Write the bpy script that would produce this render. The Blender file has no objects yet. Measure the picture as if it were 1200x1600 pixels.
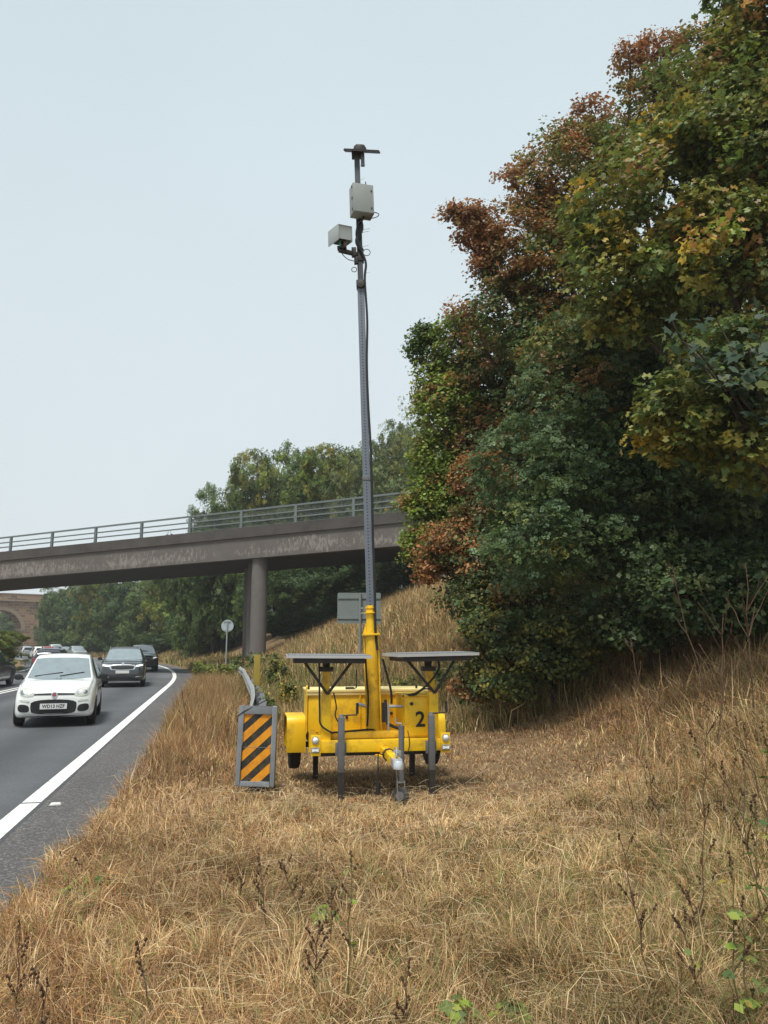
import bpy, bmesh, math, random
import numpy as np
from mathutils import Vector, Matrix
from mathutils.bvhtree import BVHTree

R = math.radians
sc = bpy.context.scene
col = sc.collection

# ------------------------------------------------------------------ camera
F = 1200.0                      # focal length in pixels of a 1200 x 1600 picture
CAMZ = 1.72
PITCH = math.atan(208.0 / F)    # horizon lies at y = 1008
cd = bpy.data.cameras.new('camera')
cam = bpy.data.objects.new('camera', cd)
col.objects.link(cam)
cam.location = (0, 0, CAMZ)
cam.rotation_euler = (math.pi / 2 + PITCH, 0, 0)
cd.sensor_fit = 'VERTICAL'
cd.sensor_height = 36.0
cd.lens = 36.0 * F / 1600.0
cd.clip_start = 0.05
cd.clip_end = 3000
sc.camera = cam
_S, _C = math.sin(PITCH), math.cos(PITCH)


def at(px, py, Y):
    """world point at forward distance Y seen at a place in the photograph"""
    u = (px - 600) / F
    v = (800 - py) / F
    k = Y / (_C - v * _S)
    return Vector((u * k, Y, CAMZ + (_S + v * _C) * k))


def mpp(py, Y):
    """metres per photo pixel there"""
    return Y / (F * (_C - (800 - py) / F * _S))


# ------------------------------------------------------------------ sky, sun, exposure
SUN_EL, SUN_AZ = 66.0, 200.0     # azimuth clockwise from +Y: behind the camera, a little left
w = bpy.data.worlds.new('World')
sc.world = w
w.use_nodes = True
nt = w.node_tree
nt.nodes.clear()
wo = nt.nodes.new('ShaderNodeOutputWorld')
bg = nt.nodes.new('ShaderNodeBackground')
sky = nt.nodes.new('ShaderNodeTexSky')
sky.sky_type = 'NISHITA'
sky.sun_disc = False
sky.sun_elevation = R(SUN_EL)
sky.sun_rotation = R(SUN_AZ)
sky.dust_density = 4.0
sky.ozone_density = 1.0
# a closed layer of thin cloud: the clear sky is only a small share of what is seen
cloud = nt.nodes.new('ShaderNodeMix')
cloud.data_type = 'RGBA'
cloud.inputs[0].default_value = 0.93
CLOUD = (5.08, 5.80, 6.08, 1)
noi = nt.nodes.new('ShaderNodeTexNoise')
noi.inputs['Scale'].default_value = 1.3
noi.inputs['Detail'].default_value = 4
ramp = nt.nodes.new('ShaderNodeMix')
ramp.data_type = 'RGBA'
ramp.inputs[6].default_value = tuple(c * 0.90 for c in CLOUD[:3]) + (1,)
ramp.inputs[7].default_value = tuple(c * 1.10 for c in CLOUD[:3]) + (1,)
nt.links.new(noi.outputs['Fac'], ramp.inputs[0])
nt.links.new(sky.outputs[0], cloud.inputs[6])
wtc = nt.nodes.new('ShaderNodeTexCoord')
wsep = nt.nodes.new('ShaderNodeSeparateXYZ')
nt.links.new(wtc.outputs['Generated'], wsep.inputs[0])
wmr = nt.nodes.new('ShaderNodeMapRange')
wmr.inputs[1].default_value = 0.0
wmr.inputs[2].default_value = 0.8
nt.links.new(wsep.outputs[2], wmr.inputs[0])
wgr = nt.nodes.new('ShaderNodeMix')
wgr.data_type = 'RGBA'
wgr.inputs[6].default_value = (1.10, 1.05, 1.03, 1)
wgr.inputs[7].default_value = (0.92, 0.96, 0.98, 1)
nt.links.new(wmr.outputs[0], wgr.inputs[0])
wml = nt.nodes.new('ShaderNodeMix')
wml.data_type = 'RGBA'
wml.blend_type = 'MULTIPLY'
wml.inputs[0].default_value = 1.0
nt.links.new(ramp.outputs[2], wml.inputs[6])
nt.links.new(wgr.outputs[2], wml.inputs[7])
nt.links.new(wml.outputs[2], cloud.inputs[7])
nt.links.new(cloud.outputs[2], bg.inputs[0])
bg.inputs[1].default_value = 0.1
nt.links.new(bg.outputs[0], wo.inputs[0])

sd = bpy.data.lights.new('sun', 'SUN')
sun = bpy.data.objects.new('sun', sd)
col.objects.link(sun)
sd.energy = 2.7
sd.angle = R(14)
sd.color = (1.0, 0.96, 0.9)
_el, _az = R(SUN_EL), R(SUN_AZ)
sdir = Vector((math.sin(_az) * math.cos(_el), math.cos(_az) * math.cos(_el), math.sin(_el)))
sun.rotation_euler = sdir.to_track_quat('Z', 'Y').to_euler()

sc.view_settings.view_transform = 'Standard'
sc.view_settings.look = 'None'
sc.view_settings.exposure = 0.50
sc.view_settings.gamma = 1.0
sc.view_settings.use_curve_mapping = False
sc.render.engine = 'CYCLES'
sc.cycles.max_bounces = 6
sc.cycles.transparent_max_bounces = 6
sc.cycles.use_denoising = True

random.seed(7)
rng = np.random.default_rng(11)


# ------------------------------------------------------------------ materials
def mat(name, color, rough=0.6, metal=0.0, var=0.12, scale=6.0, bump=0.0, bscale=40.0, spec=0.5, dirt=None, dirt_amt=0.5,
        dirt_scale=3.0, coat=0.0, emit=None, ior=None):
    m = bpy.data.materials.new(name)
    m.use_nodes = True
    n, l = m.node_tree.nodes, m.node_tree.links
    b = n['Principled BSDF']
    b.inputs['Roughness'].default_value = rough
    b.inputs['Metallic'].default_value = metal
    b.inputs['Specular IOR Level'].default_value = spec
    if ior:
        b.inputs['IOR'].default_value = ior
    if coat:
        b.inputs['Coat Weight'].default_value = coat
        b.inputs['Coat Roughness'].default_value = 0.05
    tc = n.new('ShaderNodeTexCoord')
    nz = n.new('ShaderNodeTexNoise')
    nz.inputs['Scale'].default_value = scale
    nz.inputs['Detail'].default_value = 5
    l.new(tc.outputs['Object'], nz.inputs['Vector'])
    mx = n.new('ShaderNodeMix')
    mx.data_type = 'RGBA'
    mx.inputs[6].default_value = tuple(max(0, c * (1 - var)) for c in color) + (1,)
    mx.inputs[7].default_value = tuple(min(1, c * (1 + var)) for c in color) + (1,)
    l.new(nz.outputs['Fac'], mx.inputs[0])
    out = mx.outputs[2]
    if dirt:
        n2 = n.new('ShaderNodeTexNoise')
        n2.inputs['Scale'].default_value = dirt_scale
        n2.inputs['Detail'].default_value = 8
        n2.inputs['Roughness'].default_value = 0.65
        l.new(tc.outputs['Object'], n2.inputs['Vector'])
        rp = n.new('ShaderNodeMapRange')
        rp.inputs[1].default_value = 0.5
        rp.inputs[2].default_value = 0.72
        rp.inputs[4].default_value = dirt_amt
        l.new(n2.outputs['Fac'], rp.inputs[0])
        m2 = n.new('ShaderNodeMix')
        m2.data_type = 'RGBA'
        m2.inputs[7].default_value = tuple(dirt) + (1,)
        l.new(rp.outputs[0], m2.inputs[0])
        l.new(out, m2.inputs[6])
        out = m2.outputs[2]
    l.new(out, b.inputs['Base Color'])
    if bump:
        n3 = n.new('ShaderNodeTexNoise')
        n3.inputs['Scale'].default_value = bscale
        n3.inputs['Detail'].default_value = 6
        l.new(tc.outputs['Object'], n3.inputs['Vector'])
        bp = n.new('ShaderNodeBump')
        bp.inputs['Strength'].default_value = bump
        bp.inputs['Distance'].default_value = 0.02
        l.new(n3.outputs['Fac'], bp.inputs['Height'])
        l.new(bp.outputs[0], b.inputs['Normal'])
    if emit:
        b.inputs['Emission Color'].default_value = tuple(emit[:3]) + (1,)
        b.inputs['Emission Strength'].default_value = emit[3]
    return m


def leaf_mat(name, rough=0.55, trans=0.3, spec=0.3):
    """foliage: colour comes leaf by leaf from the mesh, some light passes through"""
    m = bpy.data.materials.new(name)
    m.use_nodes = True
    n, l = m.node_tree.nodes, m.node_tree.links
    b = n['Principled BSDF']
    b.inputs['Roughness'].default_value = rough
    b.inputs['Specular IOR Level'].default_value = spec
    a = n.new('ShaderNodeAttribute')
    a.attribute_name = 'Col'
    l.new(a.outputs['Color'], b.inputs['Base Color'])
    t = n.new('ShaderNodeBsdfTranslucent')
    l.new(a.outputs['Color'], t.inputs[0])
    ms = n.new('ShaderNodeMixShader')
    ms.inputs[0].default_value = trans
    l.new(b.outputs[0], ms.inputs[1])
    l.new(t.outputs[0], ms.inputs[2])
    l.new(ms.outputs[0], n['Material Output'].inputs[0])
    return m


def mix_node(n, a, b):
    x = n.new('ShaderNodeMix')
    x.data_type = 'RGBA'
    if a is not None:
        x.inputs[6].default_value = tuple(a) + (1,)
    if b is not None:
        x.inputs[7].default_value = tuple(b) + (1,)
    return x


def asphalt(name, base, chip, chip_amt):
    m = mat(name, base, rough=0.85, var=0.22, scale=0.9, bump=0.6, bscale=70, spec=0.3)
    n, l = m.node_tree.nodes, m.node_tree.links
    b = n['Principled BSDF']
    src = b.inputs['Base Color'].links[0].from_socket
    tc = next(x for x in n if x.type == 'TEX_COORD')
    v = n.new('ShaderNodeTexVoronoi')
    v.inputs['Scale'].default_value = 60
    l.new(tc.outputs['Object'], v.inputs['Vector'])
    sp = n.new('ShaderNodeSeparateColor')
    l.new(v.outputs['Color'], sp.inputs[0])
    rp = n.new('ShaderNodeMapRange')
    rp.inputs[1].default_value = 0.6
    rp.inputs[2].default_value = 1.0
    rp.inputs[4].default_value = chip_amt
    l.new(sp.outputs[0], rp.inputs[0])
    x = mix_node(n, None, chip)
    l.new(rp.outputs[0], x.inputs[0])
    l.new(src, x.inputs[6])
    # wheel tracks worn by traffic and long dark streaks, laid out across the lanes
    la = n.new('ShaderNodeAttribute')
    la.attribute_name = 'lat'
    wv = n.new('ShaderNodeMath')
    wv.operation = 'SINE'
    mu = n.new('ShaderNodeMath')
    mu.operation = 'MULTIPLY'
    mu.inputs[1].default_value = 3.5
    l.new(la.outputs['Fac'], mu.inputs[0])
    l.new(mu.outputs[0], wv.inputs[0])
    n5 = n.new('ShaderNodeTexNoise')
    n5.inputs['Scale'].default_value = 0.35
    n5.inputs['Detail'].default_value = 6
    l.new(tc.outputs['Object'], n5.inputs['Vector'])
    ml = n.new('ShaderNodeMath')
    ml.operation = 'MULTIPLY'
    l.new(wv.outputs[0], ml.inputs[0])
    l.new(n5.outputs['Fac'], ml.inputs[1])
    r2 = n.new('ShaderNodeMapRange')
    r2.inputs[1].default_value = -0.55
    r2.inputs[2].default_value = 0.55
    r2.inputs[3].default_value = 0.78
    r2.inputs[4].default_value = 1.25
    l.new(ml.outputs[0], r2.inputs[0])
    vm = n.new('ShaderNodeVectorMath')
    vm.operation = 'SCALE'
    l.new(x.outputs[2], vm.inputs[0])
    l.new(r2.outputs[0], vm.inputs['Scale'])
    l.new(vm.outputs[0], b.inputs['Base Color'])
    return m


M = {}
M['asphalt'] = asphalt('asphalt_new', (0.082, 0.085, 0.09), (0.16, 0.16, 0.16), 0.35)
M['asphalt_old'] = asphalt('asphalt_old', (0.12, 0.125, 0.13), (0.2, 0.2, 0.2), 0.4)
M['chip'] = asphalt('surface_dressing', (0.105, 0.10, 0.098), (0.34, 0.32, 0.30), 0.6)
M['paint'] = mat('road_paint', (0.78, 0.77, 0.72), 0.7, var=0.08, scale=8, bump=0.3, bscale=90, dirt=(0.26, 0.25, 0.23), dirt_amt=0.75, dirt_scale=9)
M['soil'] = mat('dry_soil', (0.2, 0.135, 0.075), 0.95, var=0.4, scale=3, bump=1.0, bscale=25, spec=0.1, dirt=(0.10, 0.085, 0.04), dirt_amt=0.7, dirt_scale=1.2)
M['yellow'] = mat('yellow_paint', (0.86, 0.53, 0.012), 0.42, var=0.08, scale=4, spec=0.45, dirt=(0.36, 0.19, 0.025), dirt_amt=0.85, dirt_scale=5)
M['yellow_worn'] = mat('yellow_paint_worn', (0.74, 0.43, 0.015), 0.5, var=0.14, scale=5, dirt=(0.22, 0.11, 0.025), dirt_amt=0.85, dirt_scale=9)
M['galv'] = mat('galvanised_steel', (0.36, 0.38, 0.4), 0.5, 0.55, var=0.2, scale=14, dirt=(0.16, 0.15, 0.14), dirt_amt=0.6, dirt_scale=8)
M['galv_dull'] = mat('weathered_steel', (0.15, 0.155, 0.16), 0.62, 0.35, var=0.25, scale=9, dirt=(0.13, 0.11, 0.1), dirt_amt=0.7, dirt_scale=6)
M['rail'] = mat('barrier_steel', (0.33, 0.34, 0.33), 0.55, 0.3, var=0.2, scale=5, dirt=(0.2, 0.19, 0.17), dirt_amt=0.6, dirt_scale=4)
M['darksteel'] = mat('dark_steel', (0.035, 0.032, 0.03), 0.55, 0.3, var=0.3, scale=12, dirt=(0.09, 0.06, 0.045), dirt_amt=0.6, dirt_scale=10)
M['alu'] = mat('aluminium_frame', (0.55, 0.56, 0.57), 0.4, 0.5, var=0.06)
M['solar'] = mat('solar_cells', (0.012, 0.015, 0.03), 0.12, var=0.2, scale=20)
M['rubber'] = mat('rubber', (0.018, 0.018, 0.018), 0.8, var=0.2, bump=0.2, dirt=(0.07, 0.055, 0.04), dirt_amt=0.4)
M['cable'] = mat('cable', (0.014, 0.014, 0.015), 0.6, var=0.1)
M['cabinet'] = mat('grey_plastic', (0.26, 0.28, 0.265), 0.55, var=0.05, dirt=(0.3, 0.3, 0.27), dirt_amt=0.4)
M['housing'] = mat('housing_grey', (0.40, 0.43, 0.42), 0.5, var=0.05, dirt=(0.3, 0.3, 0.28), dirt_amt=0.4)
M['white_lens'] = mat('lamp_lens', (0.82, 0.83, 0.82), 0.12, var=0.04)
M['black'] = mat('black_print', (0.012, 0.012, 0.012), 0.6, var=0.1)
M['orange'] = mat('orange_sheeting', (0.74, 0.29, 0.008), 0.45, var=0.15, scale=9, dirt=(0.28, 0.15, 0.03), dirt_amt=0.85, dirt_scale=7)
M['blacksheet'] = mat('black_sheeting', (0.02, 0.021, 0.018), 0.5, var=0.3, scale=9, dirt=(0.16, 0.12, 0.05), dirt_amt=0.6, dirt_scale=9)
M['boardback'] = mat('board_grey', (0.23, 0.25, 0.27), 0.55, 0.2, var=0.2, scale=8, dirt=(0.14, 0.13, 0.12), dirt_amt=0.6)
M['signback'] = mat('sign_grey', (0.2, 0.23, 0.22), 0.6, 0.1, var=0.1)
M['signpale'] = mat('sign_pale', (0.40, 0.45, 0.48), 0.5, 0.1, var=0.08)
M['concrete'] = mat('concrete', (0.17, 0.15, 0.135), 0.9, var=0.2, scale=2.5, bump=0.4, bscale=12, spec=0.2, dirt=(0.075, 0.066, 0.06), dirt_amt=0.8, dirt_scale=1.2)
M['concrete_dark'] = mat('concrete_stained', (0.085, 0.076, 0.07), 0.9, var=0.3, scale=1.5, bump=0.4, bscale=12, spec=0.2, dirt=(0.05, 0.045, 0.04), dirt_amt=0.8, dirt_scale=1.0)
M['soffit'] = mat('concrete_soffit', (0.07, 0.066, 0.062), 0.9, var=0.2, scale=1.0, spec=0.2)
M['column'] = mat('concrete_column', (0.14, 0.124, 0.114), 0.9, var=0.15, scale=2.0, bump=0.3, bscale=10, dirt=(0.1, 0.09, 0.08), dirt_amt=0.5, dirt_scale=1.5)
M['parapet'] = mat('parapet_steel', (0.15, 0.175, 0.17), 0.6, 0.2, var=0.2, scale=5)
M['bark'] = mat('bark', (0.07, 0.055, 0.042), 0.95, var=0.35, scale=9, bump=1.0, bscale=18, spec=0.1)
M['stem'] = mat('dead_stem', (0.12, 0.075, 0.05), 0.9, var=0.3, scale=20, spec=0.1)
M['seed'] = mat('seed_head', (0.10, 0.058, 0.036), 0.95, var=0.4, scale=40, bump=1.0, bscale=120, spec=0.1)
M['leaf'] = leaf_mat('leaf', 0.5, 0.34, 0.35)
M['leaf_far'] = leaf_mat('leaf_far', 0.7, 0.25, 0.15)
M['grass'] = leaf_mat('straw', 0.75, 0.2, 0.15)
M['glass'] = mat('car_glass', (0.19, 0.235, 0.25), 0.06, var=0.35, scale=5, spec=1.0, ior=2.1)  # windscreens: pale blue-grey base colour stands in for reflected sky
M['sideglass'] = mat('car_side_glass', (0.012, 0.014, 0.016), 0.06, var=0.1, spec=0.6)
M['trim'] = mat('car_trim', (0.014, 0.014, 0.015), 0.5, var=0.1)
M['chrome'] = mat('chrome', (0.7, 0.71, 0.72), 0.15, 0.9, var=0.03)
M['headlamp'] = mat('headlamp', (0.55, 0.57, 0.5), 0.25, var=0.3, scale=12, spec=0.5)
M['headlamp_lit'] = mat('headlamp_lit', (0.8, 0.8, 0.78), 0.2, var=0.05, emit=(1, 1, 0.97, 0.35))
M['plate'] = mat('plate_white', (0.72, 0.72, 0.7), 0.4, var=0.03)
M['rim'] = mat('wheel_rim', (0.3, 0.31, 0.32), 0.35, 0.7, var=0.1)
M['taillamp'] = mat('tail_lamp', (0.35, 0.01, 0.01), 0.15, var=0.1)


def carpaint(name, c, metal=0.0, rough=0.3):
    return mat(name, c, rough, metal, var=0.04, scale=2, coat=1.0, dirt=tuple(x * 0.7 + 0.03 for x in c), dirt_amt=0.35, dirt_scale=3)


# striped mast tube: rows of dark holes in grey steel
def perforated():
    m = mat('perforated_tube', (0.155, 0.175, 0.205), 0.5, 0.35, var=0.12, scale=7)
    n, l = m.node_tree.nodes, m.node_tree.links
    b = n['Principled BSDF']
    src = b.inputs['Base Color'].links[0].from_socket
    tc = next(x for x in n if x.type == 'TEX_COORD')
    sx = n.new('ShaderNodeSeparateXYZ')
    l.new(tc.outputs['Object'], sx.inputs[0])

    def math_(op, a, bb=None):
        q = n.new('ShaderNodeMath')
        q.operation = op
        for i, v in enumerate((a, bb)):
            if v is None:
                continue
            if isinstance(v, (int, float)):
                q.inputs[i].default_value = v
            else:
                l.new(v, q.inputs[i])
        return q.outputs[0]
    fz = math_('SUBTRACT', math_('FRACT', math_('DIVIDE', sx.outputs[2], 0.04)), 0.5)
    fz = math_('MULTIPLY', fz, 0.04)
    r2x = math_('ADD', math_('MULTIPLY', sx.outputs[0], sx.outputs[0]), math_('MULTIPLY', fz, fz))
    r2y = math_('ADD', math_('MULTIPLY', sx.outputs[1], sx.outputs[1]), math_('MULTIPLY', fz, fz))
    r2 = math_('MINIMUM', r2x, r2y)
    hole = math_('LESS_THAN', r2, 0.0095 ** 2)
    x = mix_node(n, None, (0.045, 0.05, 0.06))
    l.new(hole, x.inputs[0])
    l.new(src, x.inputs[6])
    l.new(x.outputs[2], b.inputs['Base Color'])
    return m


M['perf'] = perforated()


# fascia with flaking pale patches, stone of the far viaduct
def flaking():
    m = mat('concrete_flaking', (0.135, 0.12, 0.108), 0.9, var=0.2, scale=1.5, bump=0.3, bscale=12, spec=0.2)
    n, l = m.node_tree.nodes, m.node_tree.links
    b = n['Principled BSDF']
    src = b.inputs['Base Color'].links[0].from_socket
    tc = next(x for x in n if x.type == 'TEX_COORD')
    mp = n.new('ShaderNodeMapping')
    mp.inputs['Scale'].default_value = (4.2, 4.2, 1.9)
    l.new(tc.outputs['Object'], mp.inputs['Vector'])
    nz = n.new('ShaderNodeTexNoise')
    nz.inputs['Scale'].default_value = 1.6
    nz.inputs['Detail'].default_value = 9
    nz.inputs['Roughness'].default_value = 0.75
    l.new(mp.outputs[0], nz.inputs['Vector'])
    at_ = n.new('ShaderNodeAttribute')
    at_.attribute_name = 'band'
    big = n.new('ShaderNodeTexNoise')
    big.inputs['Scale'].default_value = 0.35
    big.inputs['Detail'].default_value = 3
    l.new(tc.outputs['Object'], big.inputs['Vector'])
    bm_ = n.new('ShaderNodeMapRange')
    bm_.inputs[1].default_value = 0.3
    bm_.inputs[2].default_value = 0.7
    bm_.inputs[3].default_value = 0.82
    bm_.inputs[4].default_value = 1.14
    l.new(big.outputs['Fac'], bm_.inputs[0])
    pm_ = n.new('ShaderNodeMath')
    pm_.operation = 'MULTIPLY'
    l.new(nz.outputs['Fac'], pm_.inputs[0])
    l.new(bm_.outputs[0], pm_.inputs[1])
    ad = n.new('ShaderNodeMath')
    ad.operation = 'MULTIPLY'
    l.new(pm_.outputs[0], ad.inputs[0])
    l.new(at_.outputs['Fac'], ad.inputs[1])
    rp = n.new('ShaderNodeMapRange')
    rp.inputs[1].default_value = 0.455
    rp.inputs[2].default_value = 0.53
    rp.inputs[4].default_value = 0.8
    l.new(ad.outputs[0], rp.inputs[0])
    x = mix_node(n, None, (0.27, 0.245, 0.22))
    l.new(rp.outputs[0], x.inputs[0])
    l.new(src, x.inputs[6])
    l.new(x.outputs[2], b.inputs['Base Color'])
    return m


M['flaking'] = flaking()


def stone():
    m = mat('viaduct_stone', (0.15, 0.105, 0.075), 0.9, var=0.25, scale=0.5, bump=0.5, bscale=3, spec=0.2)
    n, l = m.node_tree.nodes, m.node_tree.links
    b = n['Principled BSDF']
    src = b.inputs['Base Color'].links[0].from_socket
    tc = next(x for x in n if x.type == 'TEX_COORD')
    br = n.new('ShaderNodeTexBrick')
    br.inputs['Scale'].default_value = 1.0
    br.inputs['Brick Width'].default_value = 1.3
    br.inputs['Row Height'].default_value = 0.6
    br.inputs['Mortar Size'].default_value = 0.05
    br.inputs['Color1'].default_value = (0.34, 0.215, 0.125, 1)
    br.inputs['Color2'].default_value = (0.11, 0.075, 0.05, 1)
    br.inputs['Mortar'].default_value = (0.30, 0.25, 0.2, 1)
    mp = n.new('ShaderNodeMapping')
    mp.inputs['Rotation'].default_value = (R(90), 0, 0)
    l.new(tc.outputs['Object'], mp.inputs['Vector'])
    l.new(mp.outputs[0], br.inputs['Vector'])
    x = mix_node(n, None, None)
    x.inputs[0].default_value = 0.75
    l.new(src, x.inputs[6])
    l.new(br.outputs['Color'], x.inputs[7])
    l.new(x.outputs[2], b.inputs['Base Color'])
    return m


M['stone'] = stone()
M['stone_pale'] = mat('dressed_stone', (0.25, 0.19, 0.135), 0.9, var=0.3, scale=1.5, bump=0.4, bscale=4)


# ------------------------------------------------------------------ mesh helpers
def link(o, parent=None):
    col.objects.link(o)
    if parent:
        o.parent = parent
    return o


def tag(o, label=None, cat=None, group=None, kind=None):
    for k, v in (('label', label), ('category', cat), ('group', group), ('kind', kind)):
        if v:
            o[k] = v
    return o


def empty(name, loc, rz=0.0):
    o = bpy.data.objects.new(name, None)
    o.empty_display_size = 0.2
    o.location = loc
    o.rotation_euler = (0, 0, rz)
    return link(o)


class MB:
    def __init__(s):
        s.v, s.f = [], []

    def add(s, vs, fs):
        k = len(s.v)
        s.v += [tuple(v) for v in vs]
        s.f += [tuple(i + k for i in f) for f in fs]
        return s

    def box(s, c, d, rot=None):
        x, y, z = (q / 2 for q in d)
        vs = [Vector((a, b, e)) for a in (-x, x) for b in (-y, y) for e in (-z, z)]
        if rot is not None:
            vs = [rot @ v for v in vs]
        c = Vector(c)
        return s.add([v + c for v in vs], [(0, 1, 3, 2), (4, 6, 7, 5), (0, 4, 5, 1), (2, 3, 7, 6), (0, 2, 6, 4), (1, 5, 7, 3)])

    def bar(s, a, b, wx, wz, up=(0, 0, 1)):
        a, b = Vector(a), Vector(b)
        d = (b - a).normalized()
        side = d.cross(Vector(up))
        if side.length < 1e-4:
            side = d.cross(Vector((0, 1, 0)))
        side.normalize()
        u = side.cross(d)
        vs = []
        for p in (a, b):
            for i, j in ((-1, -1), (1, -1), (1, 1), (-1, 1)):
                vs.append(p + side * (i * wx / 2) + u * (j * wz / 2))
        return s.add(vs, [(0, 3, 2, 1), (4, 5, 6, 7), (0, 1, 5, 4), (1, 2, 6, 5), (2, 3, 7, 6), (3, 0, 4, 7)])

    def tube(s, pts, rs, n=8, cap=True):
        pts = [Vector(p) for p in pts]
        if isinstance(rs, (int, float)):
            rs = [rs] * len(pts)
        k = len(s.v)
        prev = None
        for i, p in enumerate(pts):
            d = (pts[min(i + 1, len(pts) - 1)] - pts[max(i - 1, 0)]).normalized()
            if prev is None:
                ref = Vector((0, 0, 1)) if abs(d.z) < 0.9 else Vector((1, 0, 0))
                a = d.cross(ref).normalized()
            else:
                a = (prev - d * prev.dot(d)).normalized()
            prev = a
            b = d.cross(a)
            for j in range(n):
                t = 2 * math.pi * j / n
                s.v.append(tuple(p + (a * math.cos(t) + b * math.sin(t)) * rs[i]))
        for i in range(len(pts) - 1):
            for j in range(n):
                s.f.append((k + i * n + j, k + i * n + (j + 1) % n, k + (i + 1) * n + (j + 1) % n, k + (i + 1) * n + j))
        if cap:
            s.f.append(tuple(k + j for j in range(n))[::-1])
            s.f.append(tuple(k + (len(pts) - 1) * n + j for j in range(n)))
        return s

    def prism(s, poly, axis, a, b):
        """poly of 2-D points pushed from a to b along axis ('x': poly is y,z; 'y': x,z; 'z': x,y)"""
        def P(p, t):
            return {'x': (t, p[0], p[1]), 'y': (p[0], t, p[1]), 'z': (p[0], p[1], t)}[axis]
        n = len(poly)
        vs = [P(p, a) for p in poly] + [P(p, b) for p in poly]
        fs = [tuple(range(n))[::-1], tuple(range(n, 2 * n))] + [(i, (i + 1) % n, n + (i + 1) % n, n + i) for i in range(n)]
        return s.add(vs, fs)

    def lathe(s, prof, n=20, M4=None):
        """profile of (radius, z) turned round z"""
        k0 = len(s.v)
        vs, fs = [], []
        for r, z in prof:
            for j in range(n):
                t = 2 * math.pi * j / n
                vs.append(Vector((r * math.cos(t), r * math.sin(t), z)))
        for i in range(len(prof) - 1):
            for j in range(n):
                fs.append((i * n + j, i * n + (j + 1) % n, (i + 1) * n + (j + 1) % n, (i + 1) * n + j))
        if M4 is not None:
            vs = [M4 @ v for v in vs]
        return s.add(vs, fs)

    def mesh(s, name, m, smooth=False, bevel=0.0):
        me = bpy.data.meshes.new(name)
        me.from_pydata(s.v, [], s.f)
        bm = bmesh.new()
        bm.from_mesh(me)
        if bevel:
            bmesh.ops.remove_doubles(bm, verts=bm.verts, dist=1e-5)
            es = [e for e in bm.edges if e.is_manifold and e.calc_face_angle(0) > 0.6]
            bmesh.ops.bevel(bm, geom=es, offset=bevel, segments=2, profile=0.6, affect='EDGES', clamp_overlap=True)
        bmesh.ops.recalc_face_normals(bm, faces=bm.faces)
        bm.to_mesh(me)
        bm.free()
        if isinstance(m, str):
            m = M[m]
        if m:
            me.materials.append(m)
        if smooth or bevel:
            me.shade_smooth()
            me.set_sharp_from_angle(angle=R(38))
        return me

    def build(s, name, m, parent=None, smooth=False, bevel=0.0, loc=None):
        o = bpy.data.objects.new(name, s.mesh(name, m, smooth, bevel))
        if loc is not None:
            o.location = loc
        return link(o, parent)


def np_mesh(name, verts, tris, cols, m):
    """big triangle mesh with one colour per vertex"""
    me = bpy.data.meshes.new(name)
    me.vertices.add(len(verts))
    me.vertices.foreach_set('co', np.ascontiguousarray(verts, dtype=np.float32).ravel())
    me.loops.add(len(tris) * 3)
    me.loops.foreach_set('vertex_index', np.ascontiguousarray(tris, dtype=np.int32).ravel())
    me.polygons.add(len(tris))
    me.polygons.foreach_set('loop_start', np.arange(len(tris), dtype=np.int32) * 3)
    me.update(calc_edges=True)
    a = me.attributes.new('Col', 'FLOAT_COLOR', 'POINT')
    c4 = np.ones((len(verts), 4), dtype=np.float32)
    c4[:, :3] = cols
    a.data.foreach_set('color', c4.ravel())
    me.materials.append(M[m] if isinstance(m, str) else m)
    return me


def copy_tree(o, parent=None):
    c = o.copy()
    col.objects.link(c)
    c.parent = parent
    for ch in list(o.children):
        copy_tree(ch, c)
    return c


def text_mesh(body, size, depth=0.002):
    cu = bpy.data.curves.new('txt', 'FONT')
    cu.body = body
    cu.size = size
    cu.align_x = 'CENTER'
    cu.align_y = 'CENTER'
    cu.extrude = depth
    cu.offset = size * 0.022
    ob = bpy.data.objects.new('txt', cu)
    col.objects.link(ob)
    bpy.context.view_layer.update()
    me = bpy.data.meshes.new_from_object(ob.evaluated_get(bpy.context.evaluated_depsgraph_get()))
    bpy.data.objects.remove(ob)
    bpy.data.curves.remove(cu)
    return me


def text_part(name, body, size, m, parent, loc, rot=(R(90), 0, 0), sx=1.0):
    me = text_mesh(body, size)
    me.materials.clear()
    me.materials.append(M[m])
    o = bpy.data.objects.new(name, me)
    o.location = loc
    o.rotation_euler = rot
    o.scale = (sx, 1, 1)
    return link(o, parent)


# ------------------------------------------------------------------ the line of the road
def make_path():
    pts = []
    h0 = math.atan(0.216)
    x, y = -3.5 + 0.216 * 47.06, 7.06 - 47.06
    s, ds, h = 0.0, 1.0, h0
    while s < 420:
        pts.append((x, y, h))
        x += -math.sin(h) * ds
        y += math.cos(h) * ds
        if y > 34:
            h = min(h + ds / 215.0, R(78))
        s += ds
    return np.array(pts)


PATH = make_path()          # near edge line; the carriageway lies to its left


def path_at_y(Y):
    i = int(np.argmin(np.abs(PATH[:, 1] - Y)))
    i = min(max(i, 1), len(PATH) - 2)
    a, b = PATH[i - 1], PATH[i + 1]
    t = (Y - a[1]) / (b[1] - a[1])
    return a + (b - a) * t


def on_road(Y, lat):
    """point and heading at lateral distance lat (to the left) of the edge line, forward distance Y on that line"""
    p = path_at_y(Y)
    h = p[2]
    return Vector((p[0] - math.cos(h) * lat, p[1] - math.sin(h) * lat, 0)), h


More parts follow.
